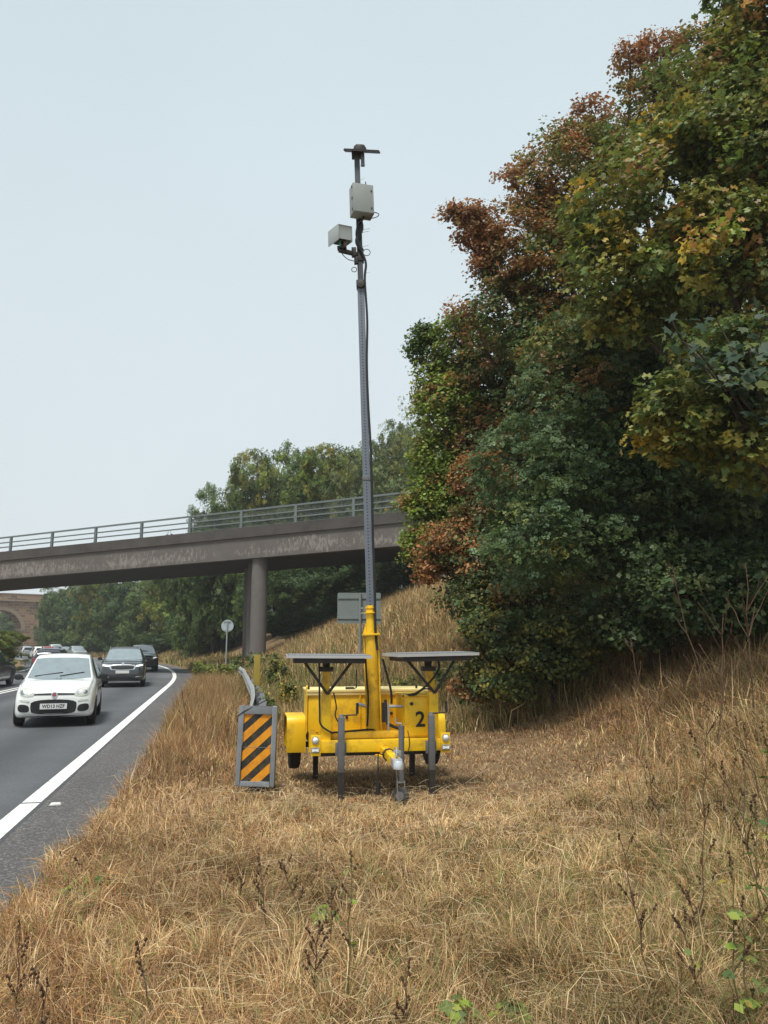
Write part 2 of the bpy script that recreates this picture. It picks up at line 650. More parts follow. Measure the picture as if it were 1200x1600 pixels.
def lateral(X, Y):
    """distance to the left of the edge line, for arrays"""
    X, Y = np.asarray(X, float), np.asarray(Y, float)
    out = np.empty(X.shape).ravel()
    xf, yf = X.ravel(), Y.ravel()
    P = PATH
    for k in range(0, len(xf), 20000):
        xs, ys = xf[k:k + 20000, None], yf[k:k + 20000, None]
        d2 = (xs - P[None, :, 0]) ** 2 + (ys - P[None, :, 1]) ** 2
        i = np.argmin(d2, axis=1)
        h = P[i, 2]
        out[k:k + 20000] = -(np.cos(h) * (xs[:, 0] - P[i, 0]) + np.sin(h) * (ys[:, 0] - P[i, 1]))
    return out.reshape(X.shape)


def vnoise(x, y, f=1.0, seed=0.0):
    x = x * f + seed * 3.7
    y = y * f - seed * 2.3
    return (np.sin(x * 1.3 + 1.7 * np.sin(y * 0.9 + seed)) + np.sin(y * 1.7 + 1.3 * np.sin(x * 1.1 - seed)) +
            0.6 * np.sin(2.3 * x + 1.9 * y) + 0.5 * np.sin(3.1 * y - 2.7 * x + 2 * np.sin(x))) / 3.1


TOE_Y = [-40, 0, 5, 10, 14, 18, 22, 26, 32, 40, 60]
TOE_D = [4.6, 4.4, 4.5, 5.3, 6.1, 5.6, 4.2, 3.1, 2.5, 2.6, 2.6]


def strip_w(Y):
    return np.interp(Y, [0, 4.6, 8.5, 15], [.52, .62, .88, 1.05])


def ground_z(X, Y, L=None):
    X, Y = np.asarray(X, float), np.asarray(Y, float)
    if L is None:
        L = lateral(X, Y)
    dr = -L - strip_w(Y)
    d = dr - np.interp(Y, TOE_Y, TOE_D)
    soft = np.where(d > 3, d, np.log1p(np.exp(np.clip(d * 1.6, -30, 30))) / 1.6)
    z = 8.5 * np.tanh(np.interp(Y, [6, 13, 19], [.36, .38, .52]) * soft / 8.5)
    z = z + 0.012 + 0.06 * np.clip(dr / 1.2, 0, 1)
    z = z + np.where(dr > 0.3, 0.03 * vnoise(X, Y, 2.1), 0)
    z = z * np.interp(Y, [95, 125], [1, .06])      # the cutting runs out before the viaduct
    dl = L - 12.0
    z = np.where(dl > 0, .02, z)
    z = np.where((dr <= 0) & (dl <= 0), -0.05, z)
    return z


def gz1(x, y):
    return float(ground_z(np.array([x]), np.array([y]))[0])


# ------------------------------------------------------------------ ground sheet
def build_ground():
    xs = np.concatenate([np.arange(-700, -260, 40), np.arange(-260, -30, 3), np.arange(-30, -10, 1), np.arange(-10, 10, 0.4),
                         np.arange(10, 30, 1), np.arange(30, 160, 4), np.arange(160, 700, 40)])
    ys = np.concatenate([np.arange(-60, 1, 3), np.arange(1, 30, 0.4), np.arange(30, 60, 1), np.arange(60, 330, 3), np.arange(330, 1200, 60)])
    X, Y = np.meshgrid(xs, ys, indexing='ij')
    Z = ground_z(X, Y)
    nx, ny = X.shape
    v = np.stack([X.ravel(), Y.ravel(), Z.ravel()], 1)
    me = bpy.data.meshes.new('ground')
    idx = np.arange(nx * ny).reshape(nx, ny)
    q = np.stack([idx[:-1, :-1], idx[1:, :-1], idx[1:, 1:], idx[:-1, 1:]], -1).reshape(-1, 4)
    me.vertices.add(len(v))
    me.vertices.foreach_set('co', v.astype(np.float32).ravel())
    me.loops.add(len(q) * 4)
    me.loops.foreach_set('vertex_index', q.astype(np.int32).ravel())
    me.polygons.add(len(q))
    me.polygons.foreach_set('loop_start', np.arange(len(q), dtype=np.int32) * 4)
    me.update(calc_edges=True)
    me.shade_smooth()
    me.materials.append(M['soil'])
    o = link(bpy.data.objects.new('ground', me))
    tag(o, 'dry brown earth of the verge and the wooded bank', kind='structure')


build_ground()


def strip(name, l0, l1, z, m, i0=0, i1=None, kind='structure', parent=None, label=None, n=1, jitter=0.0):
    P = PATH[i0:i1]
    mb = MB()
    k = n + 1
    rr = random.Random(len(name) + int(abs(l0) * 100))
    for x, y, h in P:
        j0 = rr.uniform(-jitter, jitter)
        for t in range(k):
            L = l0 + (l1 - l0) * t / n + (j0 if t == 0 else 0)
            mb.v.append((x - math.cos(h) * L, y - math.sin(h) * L, z))
    for i in range(len(P) - 1):
        for t in range(n):
            a = i * k + t
            mb.f.append((a, a + 1, a + k + 1, a + k))
    o = mb.build(name, m, parent)
    la = o.data.attributes.new('lat', 'FLOAT', 'POINT')
    la.data.foreach_set('value', [l0 + (l1 - l0) * (i % k) / n for i in range(len(o.data.vertices))])
    for p in o.data.polygons:
        if p.normal.z < 0:
            p.flip()
    if parent is None:
        tag(o, label, kind=kind)
    return o


IJ = int(np.argmin(np.abs(PATH[:, 1] - 42.0)))      # where the newer surface ends
road = strip('road', -0.14, 10.7, 0.0, 'asphalt', 0, IJ + 1, label='dark asphalt carriageway curving away to the left', n=40)
strip('road', -0.14, 10.7, 0.0, 'asphalt_old', IJ, None, n=40, label='paler worn asphalt of the carriageway under and beyond the bridge')
strip('hard_strip', -1.15, -0.141, -0.002, 'chip', 0, IJ + 1, label='rough grey hard strip between white edge line and verge', jitter=0.06)
strip('hard_strip', -1.15, -0.141, -0.002, 'asphalt_old', IJ, None, label='paler hard strip beside the carriageway beyond the surface joint')
IL = int(np.argmin(np.abs(PATH[:, 1] - 10.2)))
strip('edge_line', -0.10, 0.10, 0.004, 'paint', 0, IL, label='near length of the solid white edge line along the hard strip')
# after a small crack in the paint the line goes on
_p = PATH[IL - 1]
PATH_SAVE = PATH.copy()
PATH2 = PATH.copy()
PATH2[IL - 1, 0] += -math.sin(_p[2]) * 0.06
PATH2[IL - 1, 1] += math.cos(_p[2]) * 0.06
PATH = PATH2
strip('edge_line', -0.10, 0.10, 0.004, 'paint', IL - 1, None, label='solid white edge line sweeping round the bend under the bridge')
PATH = PATH_SAVE
strip('centre_line', 5.55, 5.68, 0.004, 'paint', 0, None, label='near stripe of the double white centre line')
strip('centre_line', 5.84, 5.97, 0.004, 'paint', 0, None, label='far stripe of the double white centre line')
strip('far_edge_line', 9.55, 9.72, 0.004, 'paint', 0, None, label='white edge line on the far side of the carriageway')

# reflecting stud on the hard strip
p, h = on_road(8.75, -0.28)
mb = MB().prism([(-0.06, 0), (-0.045, 0.018), (0.045, 0.018), (0.06, 0)], 'y', -0.05, 0.05)
o = mb.build('road_stud', 'paint', bevel=0.004)
o.location = (p.x, p.y, 0.001)
o.rotation_euler = (0, 0, h)
tag(o, 'small white reflecting stud on hard strip beside the edge line', 'road stud')


# ------------------------------------------------------------------ foliage machinery
def unit(v):
    return v / np.maximum(np.linalg.norm(v, axis=-1, keepdims=True), 1e-9)


DIAMOND = (np.array([[0, 0, 0], [0.36, 0.45, 0.07], [0, 1, 0], [-0.36, 0.45, 0.07]], float) - [0, 0.5, 0], np.array([[0, 1, 2], [0, 2, 3]]))
_ml = [(0, -.5, 0), (.22, -.38, .03), (.5, -.30, .02), (.36, -.02, .06), (.52, .22, .0), (.22, .2, .06), (0, .55, .0), (-.22, .2, .06), (-.52, .22, 0),
       (-.36, -.02, .06), (-.5, -.30, .02), (-.22, -.38, .03)]
MAPLE = (np.array(_ml + [(0, 0, 0)], float), np.array([[12, i, (i + 1) % 12] for i in range(12)]))
_m6 = [(0, -.5, 0), (.46, -.36, .05), (.17, -.04, .05), (.55, .26, -.03), (0, .60, -.02), (-.55, .26, -.03), (-.17, -.04, .05), (-.46, -.36, .05)]
MAPLE_LOW = (np.array(_m6, float), np.array([[0, 1, 2], [2, 3, 4], [4, 5, 6], [6, 7, 0], [0, 2, 4], [0, 4, 6]]))
SPRAY = (np.array([[0, -.5, 0], [.42, -.2, .1], [.1, .02, 0], [.4, .35, -.08], [0, .5, 0], [-.42, .28, .08], [-.12, 0, 0], [-.38, -.3, -.06]], float),
         np.array([[0, 1, 2], [2, 3, 4], [4, 5, 6], [6, 7, 0]]))


def leaves_mesh(name, C, N, S, K, tpl, m, r):
    V, T = tpl
    n = len(C)
    N = unit(N)
    A = unit(np.cross(N, unit(r.normal(size=(n, 3)))))
    B = np.cross(N, A)
    S = S[:, None, None]
    P = C[:, None, :] + S * (V[None, :, 0:1] * A[:, None, :] + V[None, :, 1:2] * B[:, None, :] + V[None, :, 2:3] * N[:, None, :])
    k = len(V)
    tris = (T[None] + (np.arange(n) * k)[:, None, None]).reshape(-1, 3)
    return np_mesh(name, P.reshape(-1, 3), tris, np.repeat(K, k, axis=0), m)


PAL = {   # base colours, linear
    'dark': [(.07, .115, .042), (.09, .14, .052), (.05, .09, .037), (.13, .16, .05)],
    'blue': [(.105, .175, .08), (.085, .145, .07), (.15, .225, .10), (.075, .125, .055), (.12, .18, .06)],
    'mid': [(.12, .18, .045), (.10, .155, .042), (.15, .205, .052), (.085, .13, .042)],
    'lime': [(.22, .32, .04), (.26, .35, .048), (.17, .265, .04), (.29, .34, .06)],
    'olive': [(.23, .225, .05), (.185, .195, .047), (.29, .255, .055), (.14, .165, .042), (.36, .29, .05)],
    'gold': [(.46, .31, .04), (.33, .27, .05), (.56, .36, .035), (.22, .22, .05)],
    'rust': [(.44, .18, .06), (.52, .23, .08), (.34, .13, .055), (.36, .18, .08), (.23, .15, .055)],
    'mar': [(.36, .165, .075), (.42, .20, .085), (.26, .125, .06), (.24, .15, .06)],
    'grey': [(.16, .20, .09), (.135, .17, .078), (.19, .22, .105)],
}


def pal_cols(r, names, n):
    """one base colour per item; names = list of (palette, weight)"""
    ws = np.array([w_ for _, w_ in names], float)
    which = r.choice(len(names), size=n, p=ws / ws.sum())
    out = np.empty((n, 3))
    for i, (nm, _) in enumerate(names):
        k = np.where(which == i)[0]
        p_ = np.array(PAL[nm])
        out[k] = p_[r.integers(0, len(p_), len(k))]
    return out


def clump_leaves(r, lobes, n_clumps, per, clump_r, leaf, face=None, flat=0.6, inner=0.25):
    """lobes: (centre, radii, palette list, weight).  Leaves gather in clumps over the lobes' skins, some inside."""
    ws = np.array([q[3] for q in lobes], float)
    li = r.choice(len(lobes), size=n_clumps, p=ws / ws.sum())
    cen = np.array([tuple(q[0]) for q in lobes])[li]
    rad = np.array([tuple(q[1]) for q in lobes])[li]
    d = unit(r.normal(size=(n_clumps, 3)))
    if face is not None:
        flip = (d @ np.array(face) < -0.15) & (r.random(n_clumps) < 0.6)
        d[flip] *= -1
    rr = np.where(r.random(n_clumps) < inner, r.uniform(0.3, 0.8, n_clumps), r.uniform(0.8, 1.08, n_clumps))
    cc = cen + d * rad * rr[:, None]
    base = np.empty((n_clumps, 3))
    for i, q in enumerate(lobes):
        k = np.where(li == i)[0]
        base[k] = pal_cols(r, q[2], len(k))
    base *= r.uniform(0.75, 1.25, (n_clumps, 1))
    cr = clump_r * r.uniform(0.55, 1.35, n_clumps)
    n = n_clumps * per
    ci = np.repeat(np.arange(n_clumps), per)
    o = unit(r.normal(size=(n, 3))) * (r.random(n) ** 0.5)[:, None]
    o[:, 2] *= flat
    C = cc[ci] + o * cr[ci][:, None]
    N = 0.55 * d[ci] + np.array([0, 0, 0.75]) + r.normal(size=(n, 3)) * 0.55
    S = leaf * np.clip(np.exp(r.normal(size=n) * .3 - .08), .4, 1.5)
    own = np.empty((n, 3))
    for i, q in enumerate(lobes):
        k = np.where(li[ci] == i)[0]
        own[k] = pal_cols(r, q[2], len(k))
    K = (0.62 * base[ci] + 0.38 * own) * r.uniform(0.7, 1.3, (n, 1))
    return C, N, S, K, cc


def limb(mb, a, b, r0, r1, sag=0.0, n=6, seg=5, wob=0.12, rr=random):
    a, b = Vector(a), Vector(b)
    L = (b - a).length
    pts = []
    for i in range(seg + 1):
        t = i / seg
        q = a.lerp(b, t)
        if 0 < i < seg:
            q += Vector((rr.uniform(-1, 1), rr.uniform(-1, 1), rr.uniform(-.6, 1))) * L * wob * 0.5
        q.z += sag * math.sin(math.pi * t)
        pts.append(q)
    mb.tube(pts, [r0 + (r1 - r0) * i / seg for i in range(seg + 1)], n, cap=True)
    return pts


def lobe(px, py, Y, rw, rh, pal, rd=None, wgt=None):
    k = mpp(py, Y)
    c = at(px, py, Y)
    rx, rz = rw * k, rh * k
    ry = rd if rd else 0.85 * rx
    if isinstance(pal, str):
        pal = [(pal, 1)]
    return (c, (rx, ry, rz), pal, wgt if wgt else rx * rz + ry * rz)


def big_tree(name, label, foot, fork_z, r0, lobes, n_clumps, per, clump_r, leaf, tpl, seed, cat='tree', group=None, twigs=40, m='leaf', inner=0.25, flat=0.6):
    r = np.random.default_rng(seed)
    rr = random.Random(seed)
    fx, fy = foot
    fz = gz1(fx, fy)
    root = empty(name, (fx, fy, fz))
    tag(root, label, cat, group)
    off = np.array([fx, fy, fz])
    C, N, S, K, cc = clump_leaves(r, lobes, n_clumps, per, clump_r, leaf, face=(0, -1, 0.1), inner=inner, flat=flat)
    crown = bpy.data.objects.new('crown', leaves_mesh('crown', C - off, N, S, K, tpl, m, r))
    link(crown, root)
    mb = MB()
    top = Vector((rr.uniform(-.2, .2), rr.uniform(-.2, .2), fork_z))
    limb(mb, (0, 0, -0.3), top, r0, r0 * 0.75, n=9, seg=5, wob=0.05, rr=rr)
    ends = []
    for q in lobes:
        e = Vector(q[0]) - Vector(off)
        pts = limb(mb, top + Vector((0, 0, rr.uniform(-.5, 0) * fork_z * 0.4)), e, r0 * 0.45, 0.03, sag=0.15, n=6, seg=6, wob=0.1, rr=rr)
        ends.append(pts)
    for i in r.choice(len(cc), size=min(twigs, len(cc)), replace=False):
        e = Vector(cc[i] - off)
        best = min((p_ for pts in ends for p_ in pts[2:]), key=lambda p_: (p_ - e).length)
        limb(mb, best, e, 0.022, 0.006, n=4, seg=3, wob=0.15, rr=rr)
    mb.build('trunk', 'bark', root, smooth=True)
    return root


# ------------------------------------------------------------------ the wooded bank on the right
RU, OL, GO, MI, DA, BL, LI, MA = 'rust', 'olive', 'gold', 'mid', 'dark', 'blue', 'lime', 'mar'
yg = [(OL, 4), (GO, .5), (MI, 4), (LI, .5), (RU, .7)]
big_tree('maple_tree', 'tall yellowing maple with lobed leaves filling the upper right corner', (6.6, 11.2), 2.2, 0.2, [
    lobe(1220, 10, 11.5, 115, 150, yg), lobe(1120, 190, 11.8, 110, 125, yg), lobe(1180, 250, 11.0, 120, 130, yg),
    lobe(1040, 330, 11.6, 140, 120, yg), lobe(980, 430, 11.6, 95, 90, [(OL, 4), (GO, 1), (LI, 1), (MI, 2)]), lobe(1130, 420, 11.0, 140, 110, yg),
    lobe(1230, 350, 11.0, 110, 200, yg), lobe(960, 500, 11.6, 50, 45, [(OL, 4), (GO, 1.2), (MI, 2)]), lobe(1240, 100, 12, 120, 200, yg)],
    800, 60, 0.40, 0.088, MAPLE_LOW, 21, twigs=60)
big_tree('maple_tree', 'low maple bough tree with olive yellow leaves hanging at the right edge', (6.3, 9.6), 1.2, 0.11, [
    lobe(1100, 640, 9.6, 105, 45, [(OL, 3), (GO, .6), (MI, 4)]), lobe(1180, 700, 9.4, 90, 55, [(OL, 3), (MI, 3), (GO, .6)]),
    lobe(1060, 690, 9.7, 60, 35, [(OL, 3), (GO, 1), (MI, 3)]), lobe(1200, 600, 9.6, 80, 60, [(OL, 2), (MI, 3)]), lobe(1150, 560, 9.8, 90, 50, [(MI, 3), (OL, 1)])],
    190, 54, 0.28, 0.084, MAPLE_LOW, 22, twigs=40)
rb = [(RU, 3), (MI, 3), (OL, 3)]
big_tree('field_maple_tree', 'field maple with rust brown seed clusters along its top against the sky', (5.6, 16.2), 2.6, 0.2, [
    lobe(1085, 130, 17, 75, 75, rb), lobe(1015, 205, 16.8, 80, 85, [(RU, 2), (MI, 2), (OL, 3)]), lobe(900, 300, 16.2, 110, 90, rb),
    lobe(830, 400, 15.8, 85, 90, [(RU, 3), (MA, 1), (MI, 2)]), lobe(900, 430, 15.5, 100, 100, [(RU, 2), (MI, 3), (OL, 1)]),
    lobe(800, 500, 15.8, 80, 60, [(MI, 3), (RU, 2), (DA, 2)]), lobe(900, 560, 15.4, 110, 80, [(MI, 3), (DA, 3), (RU, 1)]),
    lobe(985, 92, 16.5, 26, 18, [(MA, 3), (RU, 1)]), lobe(1030, 75, 16.5, 30, 20, [(MA, 2), (RU, 2)]), lobe(925, 185, 16.3, 26, 30, [(MA, 2), (RU, 1)]),
    lobe(890, 215, 16.2, 30, 22, [(MA, 2), (RU, 2)]), lobe(800, 285, 15.8, 32, 18, [(MA, 3), (RU, 1)]), lobe(840, 300, 15.8, 35, 30, [(MA, 1), (RU, 2)]),
    lobe(722, 338, 15.6, 24, 12, [(MA, 1)], wgt=.35), lobe(745, 355, 15.6, 24, 26, [(MA, 1)], wgt=.55), lobe(765, 395, 15.6, 20, 26, [(MA, 1)], wgt=.5),
    lobe(725, 376, 15.6, 16, 9, [(MA, 1)], wgt=.2), lobe(755, 418, 15.6, 18, 9, [(MA, 1)], wgt=.2), lobe(720, 495, 15.8, 22, 14, [(RU, 2), (MA, 1)])],
    1500, 60, 0.32, 0.085, DIAMOND, 23, twigs=120)
big_tree('sycamore_tree', 'dark bluish green sycamore in deep shade behind the mown verge', (4.9, 13.9), 2.0, 0.2, [
    lobe(930, 640, 13.8, 130, 110, [(BL, 2), (DA, 2), (MI, 2), (RU, .5), (OL, .6)]), lobe(860, 740, 13.4, 120, 90, [(BL, 3), (DA, 1), (MI, 1)]), lobe(980, 780, 13.6, 130, 110, [(BL, 2), (DA, 3)]),
    lobe(860, 850, 13.0, 105, 70, [(BL, 4), (DA, 1), (MI, 1), (OL, .5)]), lobe(1060, 650, 13.5, 120, 100, [(DA, 3), (BL, 1)]), lobe(1000, 900, 13.4, 130, 70, [(DA, 3), (BL, 1)]),
    lobe(1110, 800, 13.5, 120, 90, [(DA, 1)]), lobe(940, 560, 14, 120, 70, [(MI, 4), (BL, 1), (RU, 1), (OL, 1)]), lobe(1150, 900, 13.6, 110, 80, [(DA, 1)]), lobe(960, 960, 13.6, 90, 40, [(DA, 2), (BL, 1)])],
    1050, 58, 0.38, 0.10, SPRAY, 24, twigs=60)
lo = [(LI, 6), (MI, 1.5), (RU, .5)]
big_tree('field_maple_tree', 'lime green field maple with orange patches beside the end of the bridge', (2.9, 18.2), 1.8, 0.17, [
    lobe(720, 540, 18.4, 55, 45, [(MI, 3), (LI, 3), (RU, 1)]), lobe(690, 600, 18.4, 40, 45, [(MI, 2), (LI, 4), (RU, 1)]), lobe(705, 650, 18.0, 60, 60, [(LI, 4), (MI, 2), (RU, 1)]),
    lobe(685, 730, 18.0, 45, 55, lo), lobe(665, 800, 17.8, 32, 40, lo), lobe(720, 770, 17.8, 50, 60, lo), lobe(655, 855, 17.8, 24, 32, [(LI, 4), (MI, 1), (RU, .6)]),
    lobe(780, 600, 18, 75, 70, [(MI, 3), (RU, 2), (DA, 1)]), lobe(770, 690, 17.6, 60, 60, [(MI, 2), (RU, 3)]), lobe(668, 525, 18.4, 18, 14, [(MI, 1)], wgt=.25),
    lobe(655, 545, 18.4, 10, 24, [(MI, 1)], wgt=.12), lobe(640, 785, 17.8, 12, 14, [(RU, 2), (LI, 1)])],
    1150, 56, 0.33, 0.09, DIAMOND, 25, twigs=80)
ob = [(RU, 5), (OL, 1), (MI, .6)]
big_tree('hawthorn_tree', 'orange and brown leaved hawthorn drooping over the grass bank behind the trailer', (3.3, 16.0), 1.2, 0.13, [
    lobe(800, 735, 15.9, 60, 50, ob), lobe(745, 755, 16.2, 38, 38, ob), lobe(770, 820, 16.0, 60, 45, [(RU, 3), (MI, 2), (DA, 1)]), lobe(700, 850, 16.0, 50, 32, ob),
    lobe(680, 885, 15.9, 28, 26, ob), lobe(760, 880, 15.8, 70, 45, [(RU, 2), (DA, 3), (MI, 2)]), lobe(740, 935, 15.6, 50, 35, [(DA, 3), (OL, 1)]),
    lobe(810, 930, 15.4, 70, 40, [(OL, 2), (DA, 3), (RU, 1)])],
    560, 58, 0.31, 0.08, DIAMOND, 26, twigs=60)
big_tree('hedge_shrub', 'dark green shrub with bronze lower leaves sprawling at the foot of the bank', (3.1, 14.6), 0.6, 0.08, [
    lobe(800, 985, 14.8, 75, 35, [(DA, 3), (OL, 1)]), lobe(760, 1030, 14.8, 45, 35, [(DA, 2), (RU, 1), (OL, 1)]), lobe(840, 1030, 14.4, 80, 30, [(DA, 3), (OL, 1.5)]),
    lobe(745, 1075, 14.8, 32, 20, [(DA, 2), (RU, 2)]), lobe(900, 985, 14.2, 80, 40, [(OL, 2), (DA, 3)]), lobe(790, 1070, 14.4, 50, 22, [(DA, 2), (OL, 1)])],
    330, 55, 0.28, 0.085, DIAMOND, 27, cat='shrub', twigs=40)
big_tree('bramble_shrub', 'shaded bramble shrub high on the bank at the right edge', (6.4, 12.6), 0.5, 0.06, [
    lobe(1080, 930, 12.6, 100, 55, 'dark'), lobe(1190, 930, 12.4, 90, 60, 'dark'), lobe(1000, 975, 13, 70, 30, 'dark')],
    170, 55, 0.32, 0.1, DIAMOND, 28, cat='shrub', twigs=20)


# trees that stand further up the bank and close the gaps with their crowns; one crown is shared by several trees
def proto_crown(seed, pal, n_clumps=430, per=54, clump_r=0.125, leaf=0.05, squash=1.0, gaps=0.0):
    """a crown about 2 m across and 2 m high with its foot at z = 0, to be scaled"""
    r = np.random.default_rng(seed)
    lobes = []
    for i in range(9):
        a = r.uniform(0, 6.28)
        q = r.uniform(0.15, 0.6)
        zc = r.uniform(0.45, 1.55)
        s = r.uniform(0.36, 0.56) * (1 - 0.3 * abs(zc - 0.9))
        lobes.append((Vector((math.cos(a) * q, math.sin(a) * q, zc)), (s, s, s * 0.85 * squash), pal, s * s))
    C, N, S, K, cc = clump_leaves(r, lobes, n_clumps, per, clump_r, leaf, inner=0.2, flat=0.65)
    me = leaves_mesh('crown', C, N, S, K, SPRAY, 'leaf_far', r)
    mb = MB()
    rr = random.Random(seed)
    limb(mb, (0, 0, -0.12), (0, 0, 0.75), 0.055, 0.035, n=7, seg=4, wob=0.05, rr=rr)
    for q in lobes:
        limb(mb, (0, 0, rr.uniform(0.25, 0.7)), q[0], 0.022, 0.006, n=5, seg=4, wob=0.1, rr=rr)
    return me, mb.mesh('trunk', 'bark', smooth=True)


PROTO = {
    'green': proto_crown(31, [('mid', 4), ('grey', 1), ('dark', 1)]),
    'dark': proto_crown(32, [('dark', 4), ('blue', 1), ('mid', 1)]),
    'pale': proto_crown(33, [('grey', 4), ('mid', 1), ('olive', 1)], n_clumps=240, per=42),
    'mixed': proto_crown(34, [('mid', 3), ('olive', 2), ('lime', .6)]),
    'thin': proto_crown(35, [('grey', 3), ('olive', 1)], n_clumps=190, per=30, leaf=0.036),
}


def far_tree(name, label, x, y, wid, hgt, kind, group, rz=None, z=None, cat='tree'):
    root = empty(name, (x, y, gz1(x, y) - 0.05 if z is None else z), random.uniform(0, 6.28) if rz is None else rz)
    tag(root, label, cat, group)
    c, t = PROTO[kind]
    for nm, me in (('crown', c), ('trunk', t)):
        o = bpy.data.objects.new(nm, me)
        o.scale = (wid / 2, wid / 2, hgt / 1.92)
        link(o, root)
    return root


ORD = ['first', 'second', 'third', 'fourth', 'fifth', 'sixth', 'seventh', 'eighth', 'ninth', 'tenth', 'eleventh', 'twelfth', 'thirteenth', 'fourteenth']


def tree_row(spec, words, group, name='tree'):
    """spec: (px, py_top, Y, width m, kind); labels count from the left"""
    spec = sorted(spec, key=lambda q: q[0])
    for i, (px, pt, Y, wd, kind) in enumerate(spec):
        a = at(px, pt, Y)
        g = gz1(a.x, Y) - 0.05
        far_tree(name, '%s, %s from the left' % (words, ORD[i]), a.x, Y, wd, (a.z - g) * 1.0, kind, group)


# behind the maples, up the bank
tree_row([(1020, 330, 21, 6.0, 'dark'), (1160, 170, 19, 5.5, 'mixed'), (1230, -60, 17, 5, 'dark'), (900, 480, 22, 6.0, 'dark'),
          (800, 600, 24, 5.5, 'dark'), (1130, 600, 16.5, 5, 'dark'), (1000, 640, 18.5, 5, 'dark')],
         'dark tree crowded behind the maples on the bank', 'trees behind the maples')
# above and behind the bridge
tree_row([(305, 790, 70, 8, 'green'), (345, 745, 68, 9, 'green'), (385, 712, 68, 9, 'green'), (440, 692, 70, 10, 'mixed'), (480, 696, 68, 11, 'green'), (510, 702, 64, 10, 'mixed'), (530, 692, 66, 11, 'green'), (550, 690, 62, 10, 'mixed'),
          (600, 650, 60, 9, 'pale'), (640, 630, 62, 9, 'pale'), (662, 608, 58, 9, 'thin'), (575, 690, 55, 7, 'pale'), (640, 680, 52, 8, 'pale'), (700, 640, 50, 8, 'pale')],
         'green tree rising behind the bridge parapet', 'trees behind the bridge')
# the wood seen under the bridge, following the bend
tree_row([(92, 918, 142, 9, 'green'), (108, 900, 137, 10, 'green'), (125, 890, 132, 11, 'dark'), (160, 880, 122, 11, 'mixed'), (195, 875, 112, 11, 'dark'),
          (235, 870, 102, 10, 'green'), (270, 865, 94, 10, 'mixed'), (305, 860, 86, 9, 'dark'), (345, 850, 78, 9, 'mixed'), (368, 860, 70, 8, 'dark')],
         'leafy tree in the wood below the bridge deck', 'trees lining the bend beyond the bridge')
tree_row([(430, 860, 62, 7, 'dark'), (475, 850, 58, 7, 'dark'), (520, 850, 56, 7, 'dark'), (565, 845, 54, 7, 'dark'), (610, 840, 52, 7, 'dark'), (655, 830, 49, 6, 'dark')],
         'shaded tree on the bank under the bridge right of the columns', 'trees under the bridge right of the columns')
tree_row([(455, 950, 50, 4.5, 'dark'), (505, 945, 49, 4.5, 'dark'), (555, 925, 48, 4.5, 'dark'), (600, 910, 47, 4.5, 'dark')],
         'low dark bush on the bank under the bridge deck', 'bushes under the bridge', 'bush')
# low growth along the foot of the far wood
tree_row([(75, 990, 146, 5, 'dark'), (110, 985, 130, 7, 'dark'), (160, 985, 118, 7, 'dark'), (210, 982, 104, 7, 'dark'), (255, 978, 92, 6, 'dark'), (300, 975, 80, 6, 'dark'), (340, 972, 70, 5, 'dark')],
         'low bush at the foot of the wood round the bend', 'bushes at the foot of the far wood', 'bush')
far_tree('bush', 'round green bush on the far side of the carriageway at the left edge', at(2, 1000, 50).x, 50, 4.2, 2.75, 'mixed', None, z=0.05, cat='bush')
far_tree('tree', 'green tree seen through the arch of the stone viaduct', at(-8, 960, 195).x, 195, 16, 12, 'green', None, z=0)
far_tree('bush', 'dark bush low in the opening of the viaduct arch', at(14, 960, 190).x, 190, 9, 7, 'dark', None, z=0, cat='bush')
far_tree('tree', 'tree standing beyond the viaduct parapet against the strip of sky', at(92, 915, 190).x, 190, 9, 15, 'green', None, z=0)
far_tree('tree', 'tree growing against the right end of the viaduct wall', at(84, 940, 160).x, 160, 8, 8, 'dark', None, z=0)

# ------------------------------------------------------------------ overbridge
A2, B2 = at(0, 900, 50.7), at(640, 850, 39.9)
d2 = Vector((B2.x - A2.x, B2.y - A2.y, 0))
LEN = d2.length
d2 /= LEN
n2 = Vector((-d2.y, d2.x, 0))            # across the deck, away from the camera
if n2.y < 0:
    n2 = -n2


def zline(pa, pb):
    za, zb = at(0, pa, 50.7).z, at(640, pb, 39.9).z
    return lambda t: za + (zb - za) * t / LEN


Z_RAIL, Z_TOP, Z_MID, Z_BOT = zline(838, 766), zline(862, 798), zline(876, 815), zline(905, 851)
T0, T1, DW = -16.0, LEN + 14.0, 6.6
broot = empty('road_bridge', (A2.x, A2.y, 0))
tag(broot, 'long concrete road bridge with steel parapet crossing over the carriageway', 'bridge')


def BP(t, wv, z):
    return (d2.x * t + n2.x * wv, d2.y * t + n2.y * wv, z)


def bsec(name, sec, m, parent=broot, t0=T0, t1=T1, band=None, bevel=0.0):
    """extrude a cross section (w, height function) along the deck"""
    mb = MB()
    n = len(sec)
    N = 60
    for i in range(N + 1):
        t = t0 + (t1 - t0) * i / N
        for wv, zf in sec:
            mb.v.append(BP(t, wv, zf(t)))
    for i in range(N):
        for j in range(n):
            mb.f.append((i * n + j, i * n + (j + 1) % n, (i + 1) * n + (j + 1) % n, (i + 1) * n + j))
    mb.f.append(tuple(range(n)))
    mb.f.append(tuple(N * n + j for j in range(n)))
    o = mb.build(name, m, parent)
    if band:
        a = o.data.attributes.new('band', 'FLOAT', 'POINT')
        vals = []
        for i in range(N + 1):
            vals += band
        a.data.foreach_set('value', vals)
    return o


def dz(f, k):
    return lambda t: f(t) + k


def lerpz(f, g, k):
    return lambda t: f(t) + (g(t) - f(t)) * k


